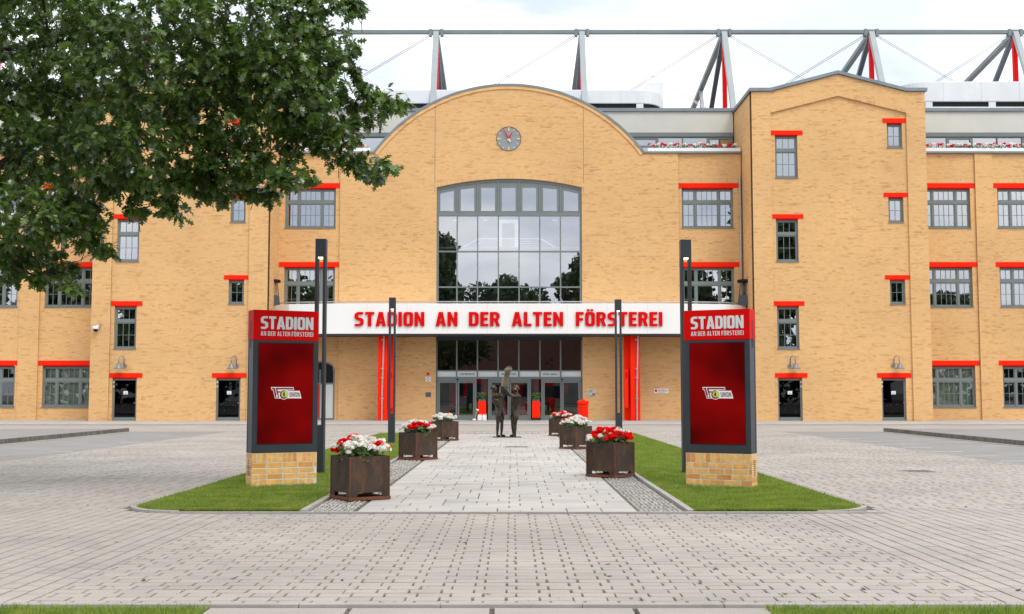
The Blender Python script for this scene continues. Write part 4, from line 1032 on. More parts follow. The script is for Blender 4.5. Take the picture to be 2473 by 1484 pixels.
for (x0, x1, left) in ((LX[0], LX[1], True), (LX[4], LX[5], False)):
    side = 'left' if left else 'right'
    ed = .085
    xi0, xi1 = (x0 + ed, x1 - ed)
    lw = struct(MB().prism(lawn_poly(xi0, xi1, YK + ed, Y_END, left), 'z', -.03, .012).build('lawn', 'lawn_soil'))
    k = struct(bpy.data.objects.new('lawn_edging', None)); COL.objects.link(k); BASE[k.name] = None
    me1 = MB().box(0, ed - .004, 0, .992, -.05, .028).mesh('edging_stone', 'concrete')
    for i in range(29):
        link('edging_stone', me1, k, (x1 - ed + .002 if left else x0 + .002, YK + .1 + i, 0))
        if i > 0: link('edging_stone', me1, k, (x0 + .002 if left else x1 - ed + .002, YK - .25 + i, 0))
    r = .75 + ed; cx, cy = (x0 + r if left else x1 - r), YK + r
    for q in range(3):
        ts = np.linspace(q * math.pi / 6 + .01, (q + 1) * math.pi / 6 - .01, 5); sg = -1 if left else 1
        P = [(cx + sg * r * math.cos(t), cy - r * math.sin(t)) for t in ts] + [(cx + sg * (r - ed) * math.cos(t), cy - (r - ed) * math.sin(t)) for t in ts[::-1]]
        MB().prism(P if left else P[::-1], 'z', -.05, .028).build('edging_stone', 'concrete', k)
    n = 150000
    u = rng.uniform(0, 1, n); yy = YK + ed + (Y_END - YK - ed) * u ** 1.8; xx = rng.uniform(xi0, xi1, n); ok = in_lawn(xx, yy, xi0, xi1, YK + ed, Y_END, left)
    v, f = blades(xx[ok], yy[ok], .008, .025, .06, .012)
    o = link('grass', np_mesh('grass', v, f, 'grass')); o['kind'] = 'stuff'; tag(o, 'mown grass on the %s lawn strip beside the paved walk' % side, 'grass')
# front edging across the walk and the near verge
fe = struct(bpy.data.objects.new('front_edging', None)); COL.objects.link(fe); BASE[fe.name] = None
me = MB().box(0, .992, 0, .075, -.05, .020).mesh('edging_stone', 'concrete')
xs_ = LX[0] + .75
while xs_ < LX[5] - .8: link('edging_stone', me, fe, (xs_, YK - .08, 0)); xs_ += 1.0
xs_ = -9.5
ve = struct(bpy.data.objects.new('verge_edging', None)); COL.objects.link(ve); BASE[ve.name] = None
while xs_ < 9.5: link('edging_stone', me, ve, (xs_, 8.305, 0)); xs_ += 1.0
for (a, b, side) in ((-9, -2.13, 'left'), (1.77, 9, 'right')):
    struct(MB().box(a, b, -6, 8.30, -.05, -.002).build('verge', 'lawn_soil'))
    n = 26000; xx = rng.uniform(a, b, n); yy = rng.uniform(7.2, 8.27, n)
    v, f = blades(xx, yy, -.004, .02, .058, .010); o = link('grass', np_mesh('grass', v, f, 'grass')); o['kind'] = 'stuff'
    tag(o, 'rough grass verge in the bottom %s corner' % side, 'grass')
cs = struct(bpy.data.objects.new('crossing_slabs', None)); COL.objects.link(cs); BASE[cs.name] = None
me = MB().box(0, .992, 0, .49, -.05, -.001).mesh('slab', 'paver')
for i in range(4):
    for j in range(3): link('slab', me, cs, (-2.12 + i * 1.0 - .05 * (j % 2) * 0, 7.80 - j * .5, 0)).scale = (.97, 1, 1)
# moss and weeds in the joints of the near paving
n = 2600; xx = rng.uniform(-7, 7, n); yy = 8.4 + rng.uniform(0, 1, n) ** 2.2 * 14
row = np.round((yy - 8.40) / PW); yy2 = np.where(rng.uniform(0, 1, n) < .5, 8.40 + row * PW, yy); ky = (np.abs(xx) < 3.4) & (yy2 < 14.6)
colx = np.round((xx + 3.5) / PL) * PL - 3.5 + np.where(row % 2 == 0, .075, 0)
v, f = blades(colx[ky] + rng.normal(0, .006, ky.sum()), yy[ky], -.004, .006, .022, .008)
o = link('joint_moss', np_mesh('joint_moss', v, f, 'grass')); o['kind'] = 'stuff'; tag(o, 'moss and tiny weeds growing in the paving joints', 'moss')
# manhole covers
def manhole(x, y, rx, ry, label):
    t = thing('manhole_cover', (x, y, 0), label, 'manhole cover', 'manhole covers')
    MB().box(x - rx, x + rx, y - ry, y + ry, -.01, .006).build('frame', 'concrete', t); MB().box(x - rx * .8, x + rx * .8, y - ry * .8, y + ry * .8, .001, .010).build('lid', 'kerb_stained', t)
gx, gy = G(2217, 1139); manhole(gx, gy, .32, .32, 'square manhole cover in the paving right of the right screen pylon')
gx, gy = G(1248, 1080); manhole(gx, gy, .38, .3, 'flat drain cover in the walkway in front of the statue')
# ================================================================== THINGS ON THE FORECOURT
# -- screen pylons
def pylon(origin, rz, Wd, Hh, label, side):
    T = .34; t = thing('screen_pylon', origin, label, 'advertising pylon', 'screen pylons at the start of the walk', rz, local=True)
    hw, hd = Wd / 2, T / 2; zb, zg = Hh * .192, Hh * .828
    MB().box(-hw, hw, -hd, hd, zb + .002, zg).build('housing', 'anthracite', t, bevel=.006)
    hdr = MB().box(-hw - .004, hw + .004, -hd - .004, hd + .004, zg + .003, Hh).build('header', 'red_deep', t, bevel=.006)
    s0, s1, z0, z1 = -hw + Wd * .085, hw - Wd * .085, zb + Hh * .053, zg - Hh * .017
    MB().box(s0 - .012, s1 + .012, -hd - .002, -hd + .02, z0 - .012, z1 + .012).build('screen_bezel', 'black', t)
    MB().box(s0, s1, -hd - .004, -hd + .01, z0, z1).build('screen', 'screen', t)
    letters('STADION', 'letter_pale', hdr, -hw + Wd * .105, hw - Wd * .085, -hd - .008, zg + Hh * .172 * .37, Hh * .172 * .42, ext=.01, bev=0, gap=.055)
    letters('AN DER ALTEN F\u00d6RSTEREI', 'letter_pale', hdr, -hw + Wd * .105, hw - Wd * .085, -hd - .008, zg + Hh * .172 * .145, Hh * .172 * .155, ext=.01, bev=0, gap=.09, space=.28, thin=.026)
    # crest on the screen: flag letters, round badge, word plate
    k = .51 * Wd / 1.083 / 1510; xc, zc = (s0 + s1) / 2 + .01, (z0 + z1) / 2
    fx = lambda px, py: (xc + (px - 1095) * k, zc - (py - 750) * k)
    yq = -hd - .006
    lg = MB().prism([fx(*p) for p in [(340, 450), (375, 592), (440, 600), (545, 995), (800, 995), (1130, 990), (1850, 995), (1750, 628), (1180, 630), (1130, 600), (1475, 597), (1445, 455)]], 'y', yq, yq + .004)
    cp = [fx(980 + 225 * math.cos(a), 815 + 232 * math.sin(a)) for a in np.linspace(0, 2 * math.pi, 29)[:-1]]
    lg.prism(cp, 'y', yq - .001, yq + .004)
    crest = lg.build('crest', 'logo_white', t)
    dk = MB()
    for P in ([(385, 490), (395, 558), (1442, 562), (1425, 493)], [(460, 559), (560, 962), (745, 962), (655, 559)], [(678, 652), (692, 716), (790, 716), (830, 652)]):
        dk.prism([fx(*p) for p in P], 'y', yq - .003, yq)
    dk.prism([fx(980 + 200 * math.cos(a), 810 + 205 * math.sin(a)) for a in np.linspace(0, 2 * math.pi, 25)[:-1]], 'y', yq - .004, yq)
    dk.build('crest_red', 'logo_red', crest)
    st = MB().prism([fx(*p) for p in [(525, 500), (560, 500), (655, 850), (620, 850)]], 'y', yq - .005, yq - .0035).prism([fx(640 + 50 * math.cos(a), 890 + 52 * math.sin(a)) for a in np.linspace(0, 6.28, 13)[:-1]], 'y', yq - .005, yq - .0035)
    st.build('crest_stripe', 'logo_white', crest)
    MB().prism([fx(985 + 142 * math.cos(a), 800 + 148 * math.sin(a)) for a in np.linspace(0, 6.28, 21)[:-1]], 'y', yq - .006, yq - .0045).prism([fx(*p) for p in [(1030, 610), (1120, 640), (1175, 720), (1185, 800), (1150, 900), (1095, 945), (1060, 880), (1045, 760)]], 'y', yq - .0065, yq - .0046).build('crest_green', 'logo_green', crest)
    MB().prism([fx(*p) for p in [(985, 690), (1010, 700), (1015, 790), (1035, 900), (1005, 915), (985, 850), (955, 860), (945, 915), (920, 905), (945, 830), (900, 810), (905, 790), (955, 790), (935, 750), (905, 735), (915, 715), (960, 740)]], 'y', yq - .008, yq - .0062).build('crest_bear', 'logo_dark', crest)
    MB().prism([fx(*p) for p in [(1200, 690), (1245, 925), (1790, 930), (1735, 690)]][::-1], 'y', yq - .0012, yq - .0002).build('word_plate', 'logo_white', crest)
    x0, zz0 = fx(1262, 925); x1, zz1 = fx(1775, 690); wd = lettering('UNION', 'logo_dark', crest, x0, x1, yq - .002, zz0, zz1 - zz0, gap=.10)
    for v in wd.data.vertices: v.co.x -= (v.co.z - zz0) * .20
    # printed-brick plinth: soldier row over five courses, on all sides
    pc = MB().box(-hw + .004, hw - .004, -hd + .004, hd - .004, 0, zb).build('plinth', 'printed_mortar', t)
    def pb(x0, x1, z0, z1): MB().box(x0, x1, -hd - .001, -hd + .03, z0, z1).build('brick', 'printed_brick', pc)
    n = 13; zs = zb * .74; w_ = (Wd - .008) / n
    for i in range(n): pb(-hw + .004 + i * w_ + .005, -hw + .004 + (i + 1) * w_ - .008, zs, zb - .004)
    ch = zs / 4.5
    for c in range(5):
        z1 = zs - .014 - c * ch; z0 = max(.003, z1 - ch + .018); x = -hw - (.12 if c % 2 else .0)
        while x < hw:
            ln = .24 if random.random() < .8 else .115
            a, b = max(x, -hw + .003), min(x + ln, hw - .003)
            if b - a > .03: pb(a, b, z0, z1)
            x += ln + .018
    for sx in (-1, 1):
        for c in range(6):
            z1 = zb - .01 - c * zb / 6; MB().box(sx * hw - (.001 if sx < 0 else -.0), sx * hw + (.0 if sx < 0 else .001), -hd + .01, hd - .01, z1 - zb / 6 + .014, z1).build('brick', 'printed_brick', pc)
        lv = MB()
        for i in range(20): lv.box(sx * (hw + .0045) - .0015, sx * (hw + .0045) + .0015, -.05, .05, zg - .12 + i * .022, zg - .11 + i * .022)
        for i in range(9): lv.box(sx * (hw + .0025) - .0015, sx * (hw + .0025) + .0015, -.05, .05, zb * .35 + i * .03, zb * .35 + i * .03 + .012)
        lv.box(sx * (hw + .001) - .002, sx * (hw + .001) + .002, hd - .07, hd - .06, zb, zg)
        lv.build('vent_slots', 'black', t)
    return t
a27 = R(27)
fl = G(606, 1179.5); wd = (G(763.3, 1176.5)[0] - fl[0]) * 1.0 / math.cos(a27)
wd = 1.085
c0 = (fl[0] + wd / 2 * math.cos(a27) - .17 * math.sin(a27), fl[1] + wd / 2 * math.sin(a27) + .17 * math.cos(a27), 0)
PH = at(610, 748, fl[1])[1]
pylon(c0, a27, wd, PH, 'tall screen pylon with red header on the lawn, left of the walk', -1)
fr = G(1815.8, 1182.0)
c1 = (fr[0] - wd / 2 * math.cos(a27) + .17 * math.sin(a27), fr[1] + wd / 2 * math.sin(a27) + .17 * math.cos(a27), 0)
pylon(c1, -a27, wd, PH, 'tall screen pylon with red header on the lawn, right of the walk', 1)
# -- slotted light columns
def light_column():
    t = thing('light_column', (0, 0, 0), '', 'street lamp', 'slotted light columns', 0, local=True); Hh = 4.42; w = .20; h = w / 2
    z0, z1 = Hh * .206, Hh * .922
    MB().box(-h, h, -h, h, 0, z0).build('foot', 'anthracite', t, bevel=.005); MB().box(-h, h, -h, h, z1, Hh).build('head', 'anthracite', t, bevel=.005)
    for sx in (-1, 1):
        for sy in (-1, 1): MB().box(min(sx * h, sx * (h - .052)), max(sx * h, sx * (h - .052)), min(sy * h, sy * (h - .075)), max(sy * h, sy * (h - .075)), z0 + .001, z1 - .001).build('leg', 'anthracite', t, bevel=.003)
    MB().box(-.045, .045, -.09, .09, z1 - .025, z1 - .002).build('light_panel', 'led', t)
    MB().box(-h - .03, h + .03, -h - .03, h + .03, -.02, .014).build('base_plate', 'anthracite', t)
    return t
proto = light_column(); first = True
for (px, py, lab) in ((767.5, 1147, 'slotted dark light column behind the left screen pylon'), (1663, 1146, 'slotted dark light column behind the right screen pylon'), (944.5, 1072.5, 'slotted dark light column in front of the left red entrance column'), (1495.5, 1070, 'slotted dark light column in front of the right red entrance column')):
    o = proto if first else copy_tree(proto); first = False
    gx, gy = G(px, py); o.location = (gx, gy + .1, .01); o['label'] = lab
# -- corten planters and geraniums
def blob_cluster(n, r, m, name, size):
    v, f = [], []
    for i in range(n):
        u = rng.normal(size=3); u /= np.linalg.norm(u); u[2] = abs(u[2]) * .8 - .15; p = u * r * rng.uniform(.75, 1.05)
        a = rng.normal(size=3); a -= a.dot(u) * u; a /= np.linalg.norm(a); b = np.cross(u, a); s = size * rng.uniform(.7, 1.2); o = len(v)
        v += [tuple(p - a * s), tuple(p - b * s * .8 + u * s * .3), tuple(p + a * s), tuple(p + b * s * .8 + u * s * .3)]; f.append((o, o + 1, o + 2, o + 3))
    me = bpy.data.meshes.new(name); me.from_pydata(v, [], f); me.materials.append(M[m]); return me
HEADS = {c: [blob_cluster(46, .052, 'petal_' + c, 'flower_head', .024) for _ in range(3)] for c in ('red', 'white')}
def leaf_cloud(n, rx, ry, z0, z1, s, m, name, droop=.5):
    v, f = [], []
    for i in range(n):
        a = random.uniform(0, 6.283); q = math.sqrt(random.random()); zz_ = random.uniform(z0, z1)
        p = Vector((rx * q * math.cos(a), ry * q * math.sin(a), zz_)); nn = Vector((math.cos(a) * q, math.sin(a) * q, random.uniform(.2, 1.2))).normalized()
        t = nn.orthogonal().normalized(); t = Matrix.Rotation(random.uniform(0, 6.28), 3, nn) @ t; b = nn.cross(t); ss = s * random.uniform(.6, 1.2); o = len(v)
        for k in range(6):
            th = k * math.pi / 3; v.append(tuple(p + t * ss * math.cos(th) + b * ss * math.sin(th) - nn * (.25 * ss * (k % 2))))
        f.append(tuple(range(o, o + 6)))
    me = bpy.data.meshes.new(name); me.from_pydata(v, [], f); me.materials.append(M[m]); return me
def planter_proto():
    t = thing('planter_box', (0, 0, 0), '', 'planter', 'rusty steel planters along the walk', 0, local=True); s = .31; zs0, zs1, zt = .045, .105, .615
    # four walls, each with the long low slot of a fork-lift pocket
    for k in range(4):
        mb = MB(); T = .012; b_ = s if k % 2 == 0 else s - T
        mb.box(-b_, b_, -s, -s + T, zs1, zt).box(-b_, -s * .62, -s, -s + T, zs0, zs1 - .0005).box(s * .62, b_, -s, -s + T, zs0, zs1 - .0005)
        c, sn = [(1, 0), (0, 1), (-1, 0), (0, -1)][k]
        mb.v = [(x * c - y * sn, x * sn + y * c, z) for x, y, z in mb.v]
        mb.build('side_panel', 'rust', t)
    MB().box(-s - .018, s + .018, -s - .018, s + .018, 0, zs0 - .001).build('base_frame', 'rust_edge', t, bevel=.004)
    MB().box(-s + .013, s - .013, -s + .013, s - .013, zs1 + .002, zs1 + .02).build('bottom_plate', 'rust_edge', t)
    e = MB()
    for sx in (-1, 1):
        for sy in (-1, 1): e.box(sx * s - .008, sx * s + .008, sy * s - .008, sy * s + .008, zs0, zt)
    e.build('corner_weld', 'rust_edge', t)
    MB().box(-s + .013, s - .013, -s + .013, s - .013, zt - .10, zt - .06).build('soil', 'soil', t)
    return t
pp_ = planter_proto(); first = True
PLT = [((843, 1212.5), 784, 931, 'nearest rusty planter left of the walk, with mostly white geraniums', 'WWWR', 'lush white and red geraniums in the nearest planter left of the walk'),
       ((1004.3, 1113), 959.6, 1051, 'middle rusty planter of the row left of the walk', 'RWR', 'red and white geraniums in the middle planter left of the walk'),
       ((1068.7, 1066), 1040, 1103.6, 'farthest rusty planter of the row left of the walk', 'WWR', 'white geraniums topped with red in the farthest planter left of the walk'),
       ((1485.5, 1156), 1421.7, 1538.6, 'nearest rusty planter right of the walk, with mostly red geraniums', 'RRRW', 'large red geraniums in the nearest planter right of the walk'),
       ((1391.4, 1086.3), 1354.5, 1431, 'middle rusty planter of the row right of the walk', 'WWR', 'white geraniums with red behind in the middle planter right of the walk'),
       ((1357, 1054.5), 1324.8, 1389, 'farthest rusty planter of the row right of the walk', 'RRW', 'red geraniums in the farthest planter right of the walk')]
for ((cx_, cy_), xl_, xr_, lab, mixc, flab) in PLT:
    gx, gy = G(cx_, cy_); ppm = F_PX / (gy * CP + (0 - H_CAM) * SP)
    l_, r_ = (cx_ - xl_) / ppm, (xr_ - cx_) / ppm; rot = math.atan2(l_, r_) if True else 0
    # front corner at gx,gy: the right side runs (cos, sin), the left side (-sin, cos)
    o = pp_ if first else copy_tree(pp_); first = False
    q = .328; cxw = gx + q * (math.cos(rot) - math.sin(rot)); cyw = gy + q * (math.sin(rot) + math.cos(rot))
    o.location = (cxw, cyw, .006); o.rotation_euler = (0, 0, rot); o['label'] = lab
    p = thing('geranium_plant', (cxw, cyw, .62), flab, 'flowers', 'geraniums in the planters', rot, local=True)
    dark = mixc.startswith('RRR')
    link('foliage', leaf_cloud(330, .33, .33, -.06, .13, .042, 'geranium_leaf', 'foliage'), p)
    nh = 58
    for i in range(nh):
        a = random.uniform(0, 6.283); q2 = math.sqrt(random.random()) * .36; x, y = q2 * math.cos(a), q2 * math.sin(a)
        x, y = max(-.34, min(.34, x * 1.12)), max(-.34, min(.34, y * 1.12)); z = .24 - .9 * (x * x + y * y) + random.uniform(-.04, .04)
        # colours lie in drifts: the back towards +x,+y
        u = (x + y) / .5 + random.uniform(-.7, .7)
        if mixc == 'WWWR': c = 'red' if (abs(u - .2) < .55 and random.random() < .5) else 'white'
        elif mixc == 'RRRW': c = 'white' if (abs(u - .1) < .5 and random.random() < .45) else 'red'
        elif mixc == 'RWR': c = 'white' if abs(u + .1) < .6 else 'red'
        elif mixc == 'WWR': c = 'red' if u > .45 else 'white'
        else: c = 'red' if u > -.5 else 'white'
        h = link('flower_head', random.choice(HEADS[c]), p, (x, y, z)); s = random.uniform(.85, 1.4); h.scale = (s, s, s * .85); h.rotation_euler = (random.uniform(-.5, .5), random.uniform(-.5, .5), random.uniform(0, 6))
    stm = MB()
    for i in range(30):
        a = random.uniform(0, 6.28); q2 = random.uniform(0, .3); stm.tube([(q2 * .8 * math.cos(a), q2 * .8 * math.sin(a), -.08), (q2 * math.cos(a), q2 * math.sin(a), .18 - q2 * .3)], .006, 4)
    stm.build('stems', 'geranium_leaf', p)
# -- flower boxes on the parapets
SM = {c: [blob_cluster(16, .085, 'petal_' + c, 'flower_head', .05) for _ in range(2)] for c in ('red', 'white')}
def flower_box(a, b, lab, flab):
    t = thing('flower_box', ((a + b) / 2, Y_C - .05, ZP + .10), lab, 'flower box', 'white flower boxes along the parapet')
    MB().box(a, b, Y_C - .10, Y_C + .25, ZP + .102, ZP + .30).build('trough', 'white_panel', t, bevel=.01); MB().box(a + .03, b - .03, Y_C - .07, Y_C + .22, ZP + .301, ZP + .31).build('soil', 'soil', t)
    p = thing('parapet_flowers', ((a + b) / 2, Y_C + .05, ZP + .31), flab, 'flowers', 'red and white flowers on the parapet')
    L = b - a; me = leaf_cloud(int(L * 45), L / 2, .2, 0, .16, .045, 'geranium_leaf', 'foliage'); link('foliage', me, p)
    n = int(L * 5.2)
    for i in range(n):
        c = 'red' if (i // 2) % 2 == 0 else 'white'
        h = link('flower_head', random.choice(SM[c]), p, (-L / 2 + .1 + (L - .2) * i / n + random.uniform(-.08, .08), random.uniform(-.15, .1), random.uniform(.12, .26))); s = random.uniform(1.1, 1.6); h.scale = (s, s, s * .9); h.rotation_euler = (0, 0, random.uniform(0, 6))
flower_box(gx1 + .25, XR - .05, 'white flower box on the parapet between arched gable and right tower', 'red and white flowers in the box between arched gable and right tower')
flower_box(XL + .05, gx0 - .25, 'white flower box on the parapet between arched gable and left tower', 'red and white flowers in the box between arched gable and left tower')
flower_box(T1 + .1, W_END - .3, 'white flower box on the parapet right of the right tower', 'red and white flowers in the box right of the right tower')
# -- clock
ck = thing('wall_clock', (KX, Y_C, KZ), 'round grey clock with red hands in the arched gable', 'clock')
ang = np.linspace(0, 2 * math.pi, 49)[:-1]
MB().prism([(KX + KR * math.cos(a), KZ + KR * math.sin(a)) for a in ang][::-1], 'y', Y_C - .001, Y_C + .03).build('dial', 'clock_face', ck)
rg = MB()
for a, b in zip(ang, np.roll(ang, -1)):
    P = [(KX + r * math.cos(t), KZ + r * math.sin(t)) for r, t in ((KR, a), (KR, b), (KR + .014, b), (KR + .014, a))]; rg.prism(P, 'y', Y_C - .03, Y_C + .02)
rg.build('rim', 'black', ck)
for i in range(12):
    t = i * math.pi / 6; big = i % 3 == 0; r0, r1, w = (KR * .66, KR * .95, .045) if big else (KR * .80, KR * .93, .02)
    d = Vector((math.sin(t), math.cos(t))); e = Vector((d.y, -d.x)); c = Vector((KX, KZ))
    P = [c + d * r0 + e * w, c + d * r0 - e * w, c + d * r1 - e * w, c + d * r1 + e * w]
    MB().prism([tuple(p) for p in P], 'y', Y_C - .035, Y_C - .002).build('hour_mark', 'gold' if big else 'cream', ck)
def hand(t, r0, r1, w, y, nm):
    d = Vector((math.sin(t), math.cos(t))); e = Vector((d.y, -d.x)); c = Vector((KX, KZ))
    o = MB().prism([tuple(p) for p in (c + e * w, c - e * w, c - e * w * .4 + d * r1, c + e * w * .4 + d * r1)], 'y', y - .02, y).build(nm, 'red_deep', ck)
    MB().prism([tuple(p) for p in (c - d * r0 + e * w, c - d * r0 - e * w, c - e * w, c + e * w)], 'y', y - .021, y - .001).build('tail', 'cream', o)
hand(R(-29), .22, KR * .93, .04, Y_C - .075, 'minute_hand'); hand(R(29), .14, KR * .62, .04, Y_C - .045, 'hour_hand')
# -- wall lamps over the side doors
def wall_lamp(x, z, lab, sgn):
    t = thing('wall_lamp', (x, Y_TF, z), lab, 'wall lamp', 'gooseneck lamps over the side doors'); y = Y_TF
    MB().lathe([(.04, -.05), (.10, -.05), (.10, .05), (.04, .05)], 12, (0, 0, 0)).build('tmp', 'zinc') if False else None
    MB().tube([(x + .10 * sgn, y - .06, z + .02), (x + .10 * sgn, y, z + .02)], .10, 12).build('wall_plate', 'zinc', t)
    ap = [(x + .06 * sgn, y - .05, z + .05)] + [(x + (.06 - .0) * sgn - .10 * sgn * (1 - math.cos(a)), y - .06 - .30 * a / math.pi, z + .40 + .16 * math.sin(a)) for a in np.linspace(0, math.pi, 10)] + [(x - .14 * sgn, y - .36, z + .12)]
    MB().tube(ap, .022, 8).build('neck', 'zinc', t, smooth=True)
    MB().lathe([(.05, .16), (.11, .15), (.12, -.02), (.26, -.14), (.255, -.155), (.05, -.03)], 20, (x - .14 * sgn, y - .36, z)).build('shade', 'zinc', t, smooth=True)
    MB().lathe([(.02, -.02), (.06, -.06), (.07, -.12), (.03, -.17)], 12, (x - .14 * sgn, y - .36, z)).build('bulb', 'frosted', t, smooth=True)
for (px, lab, sg) in ((298, 'grey gooseneck lamp over the left door of the left tower', 1), (569, 'grey gooseneck lamp over the right door of the left tower', 1), (1911, 'grey gooseneck lamp over the left door of the right tower', -1), (2161, 'grey gooseneck lamp over the right door of the right tower', -1)):
    wall_lamp(X_(px, 880, Y_TF), Z_(885, Y_TF), lab, sg)
xx, zz_ = at(235, 795, Y_T); t = thing('dome_camera', (xx, Y_T, zz_), 'white dome security camera on the left strip of the left tower', 'security camera')
MB().box(xx + .02, xx + .18, Y_T - .10, Y_T - .004, zz_ + .08, zz_ + .30).build('bracket', 'galvanised', t, bevel=.01)
MB().lathe([(.05, .16), (.15, .12), (.17, 0), (.15, -.03)], 16, (xx, Y_T - .25, zz_)).build('housing', 'plastic_white', t, smooth=True); MB().lathe([(.13, -.03), (.12, -.10), (.06, -.16), (.01, -.17)], 14, (xx, Y_T - .25, zz_)).build('dome', 'black', t, smooth=True)
MB().tube([(xx + .1, Y_T - .1, zz_ + .2), (xx, Y_T - .25, zz_ + .14)], .03, 8).build('arm', 'plastic_white', t)
# -- patio heaters on the canopy terrace
def heater(px, lab):
    Y = 65.2; x = X_(px, 710, Y); z = Z_(735, 63.6) + .02; t = thing('patio_heater', (x, Y, z), lab, 'patio heater', 'pyramid patio heaters on the terrace'); h = Z_(677, Y) - z
    MB().lathe([(.36, 0), (.38, .03), (.38, .13), (.34, .16), (.05, .17)], 20, (x, Y, z + h - .14)).build('reflector', 'black', t, smooth=True)
    for sx in (-1, 1):
        for sy in (-1, 1): MB().beam((x + sx * .30, Y + sy * .28, z), (x + sx * .16, Y + sy * .15, z + h - .12), .035, .035).build('leg', 'steel_dark', t)
    MB().tube([(x, Y, z + .5), (x, Y, z + h - .1)], .09, 10).build('glass_tube', 'steel_dark', t, smooth=True)
    MB().add([(x - .27, Y - .27, z), (x + .27, Y - .27, z), (x + .27, Y + .27, z), (x - .27, Y + .27, z), (x - .23, Y - .23, z + .6), (x + .23, Y - .23, z + .6), (x + .23, Y + .23, z + .6), (x - .23, Y + .23, z + .6)], [(0, 1, 5, 4), (1, 2, 6, 5), (2, 3, 7, 6), (3, 0, 4, 7), (4, 5, 6, 7)]).build('cabinet', 'steel_dark', t)
heater(661, 'black pyramid patio heater at the left end of the terrace'); heater(1797, 'black pyramid patio heater at the right end of the terrace')
# -- things at the entrance
def rolling_planter(px, py, lab, flab, z=.03):
    Y = 64.6; x = X_(px, 990, Y); t = thing('rolling_planter', (x, Y, z), lab, 'planter', 'red wheeled planters at the entrance'); w = .22
    MB().box(x - w, x + w, Y - w, Y + w, z + .14, z + 1.08).build('tub', 'red_paint', t, bevel=.015)
    MB().box(x - w - .02, x + w + .02, Y - w - .02, Y + w + .02, z + .09, z + .138).build('trolley', 'black', t)
    MB().box(x - w + .02, x + w - .02, Y - w + .02, Y + w - .02, z + 1.081, z + 1.2).build('inner_pot', 'steel_dark', t)
    for sx in (-1, 1):
        for sy in (-1, 1): MB().tube([(x + sx * .2 - .02, Y + sy * .22, z + .05), (x + sx * .2 + .02, Y + sy * .22, z + .05)], .05, 12).build('wheel', 'rubber', t)
    p = thing('box_shrub', (x, Y, z + 1.2), flab, 'shrub', 'shrubs in the red planters')
    link('foliage', leaf_cloud(420, .30, .28, .0, .34, .035, 'shrub_leaf', 'foliage'), p); st = MB()
    for k in range(9): st.tube([(random.uniform(-.05, .05), random.uniform(-.05, .05), -.08), (random.uniform(-.2, .2), random.uniform(-.2, .2), .28)], .008, 4)
    st.build('stems', 'bark', p)
rolling_planter(1164.5, 1010, 'red wheeled planter left of the statue, with white canisters in front', 'green shrub in the left red wheeled planter'); rolling_planter(1294.5, 1010, 'red wheeled planter right of the statue', 'green shrub in the right red wheeled planter')
def canister(px, Y, lab):
    x = X_(px, 1010, Y); z = .03; t = thing('canister', (x, Y, z), lab, 'canister', 'white plastic canisters by the doors')
    MB().box(x - .12, x + .12, Y - .10, Y + .10, z, z + .30).build('body', 'plastic_white', t, bevel=.04); MB().tube([(x - .07, Y, z + .30), (x - .07, Y, z + .345)], .03, 10).build('cap', 'plastic_white', t)
    MB().tube([(x - .02, Y, z + .295), (x + .0, Y, z + .35), (x + .09, Y, z + .35), (x + .10, Y, z + .295)], .014, 6).build('handle', 'plastic_white', t)
canister(1158.5, 64.1, 'left one of two white canisters before the left red planter'); canister(1170, 64.1, 'right one of two white canisters before the left red planter'); canister(1210.5, 65.4, 'lone white canister against the middle doors, behind the statue')
t = thing('floor_roller', (X_(1150, 1010, 64.2), 64.2, .03), 'long-handled roller leaning against the left red planter', 'roller'); x = X_(1149, 1010, 64.2)
MB().tube([(x - .08, 64.1, .08), (x + .10, 64.32, .62)], .025, 8).build('stick', 'wood', t); MB().tube([(x - .18, 64.08, .085), (x + .02, 64.08, .085)], .055, 12).build('roller_foot', 'plastic_white', t, smooth=True); MB().tube([(x + .02, 64.3, .64), (x + .16, 64.3, .60)], .05, 12).build('roller_head', 'plastic_white', t, smooth=True)
# red ribbed post (call post) in front of the right brick pier
px, py = G(1408.5, 1042); x, y = px, 47.5; x = X_(1408.5, 1000, y)
t = thing('ribbed_post', (x, y, 0), 'round ribbed red post beside the far right planters', 'post'); zt_ = Z_(968, y); zd = Z_(1011, y)
MB().lathe([(.13, 0), (.13, .02), (.105, .03), (.105, zd - .01), (.15, zd)], 20, (x, y, 0)).build('shaft', 'red_paint', t, smooth=False)
pr = [(.10, zd + .001)]; hh = zt_ - zd
for k in range(4): a, b = zd + hh * (.02 + k * .19), zd + hh * (.02 + k * .19 + .165); pr += [(.205, a), (.215, a + .01), (.215, b - .01), (.205, b), (.195, b + .004), (.195, b + .012)]
pr += [(.225, zd + hh * .80), (.235, zd + hh * .82), (.235, zd + hh * .95), (.21, zt_ - .01), (.08, zt_), (.08, zt_ + .05), (.02, zt_ + .055)]
MB().lathe(pr, 24, (x, y, 0)).build('drum', 'red_paint', t)
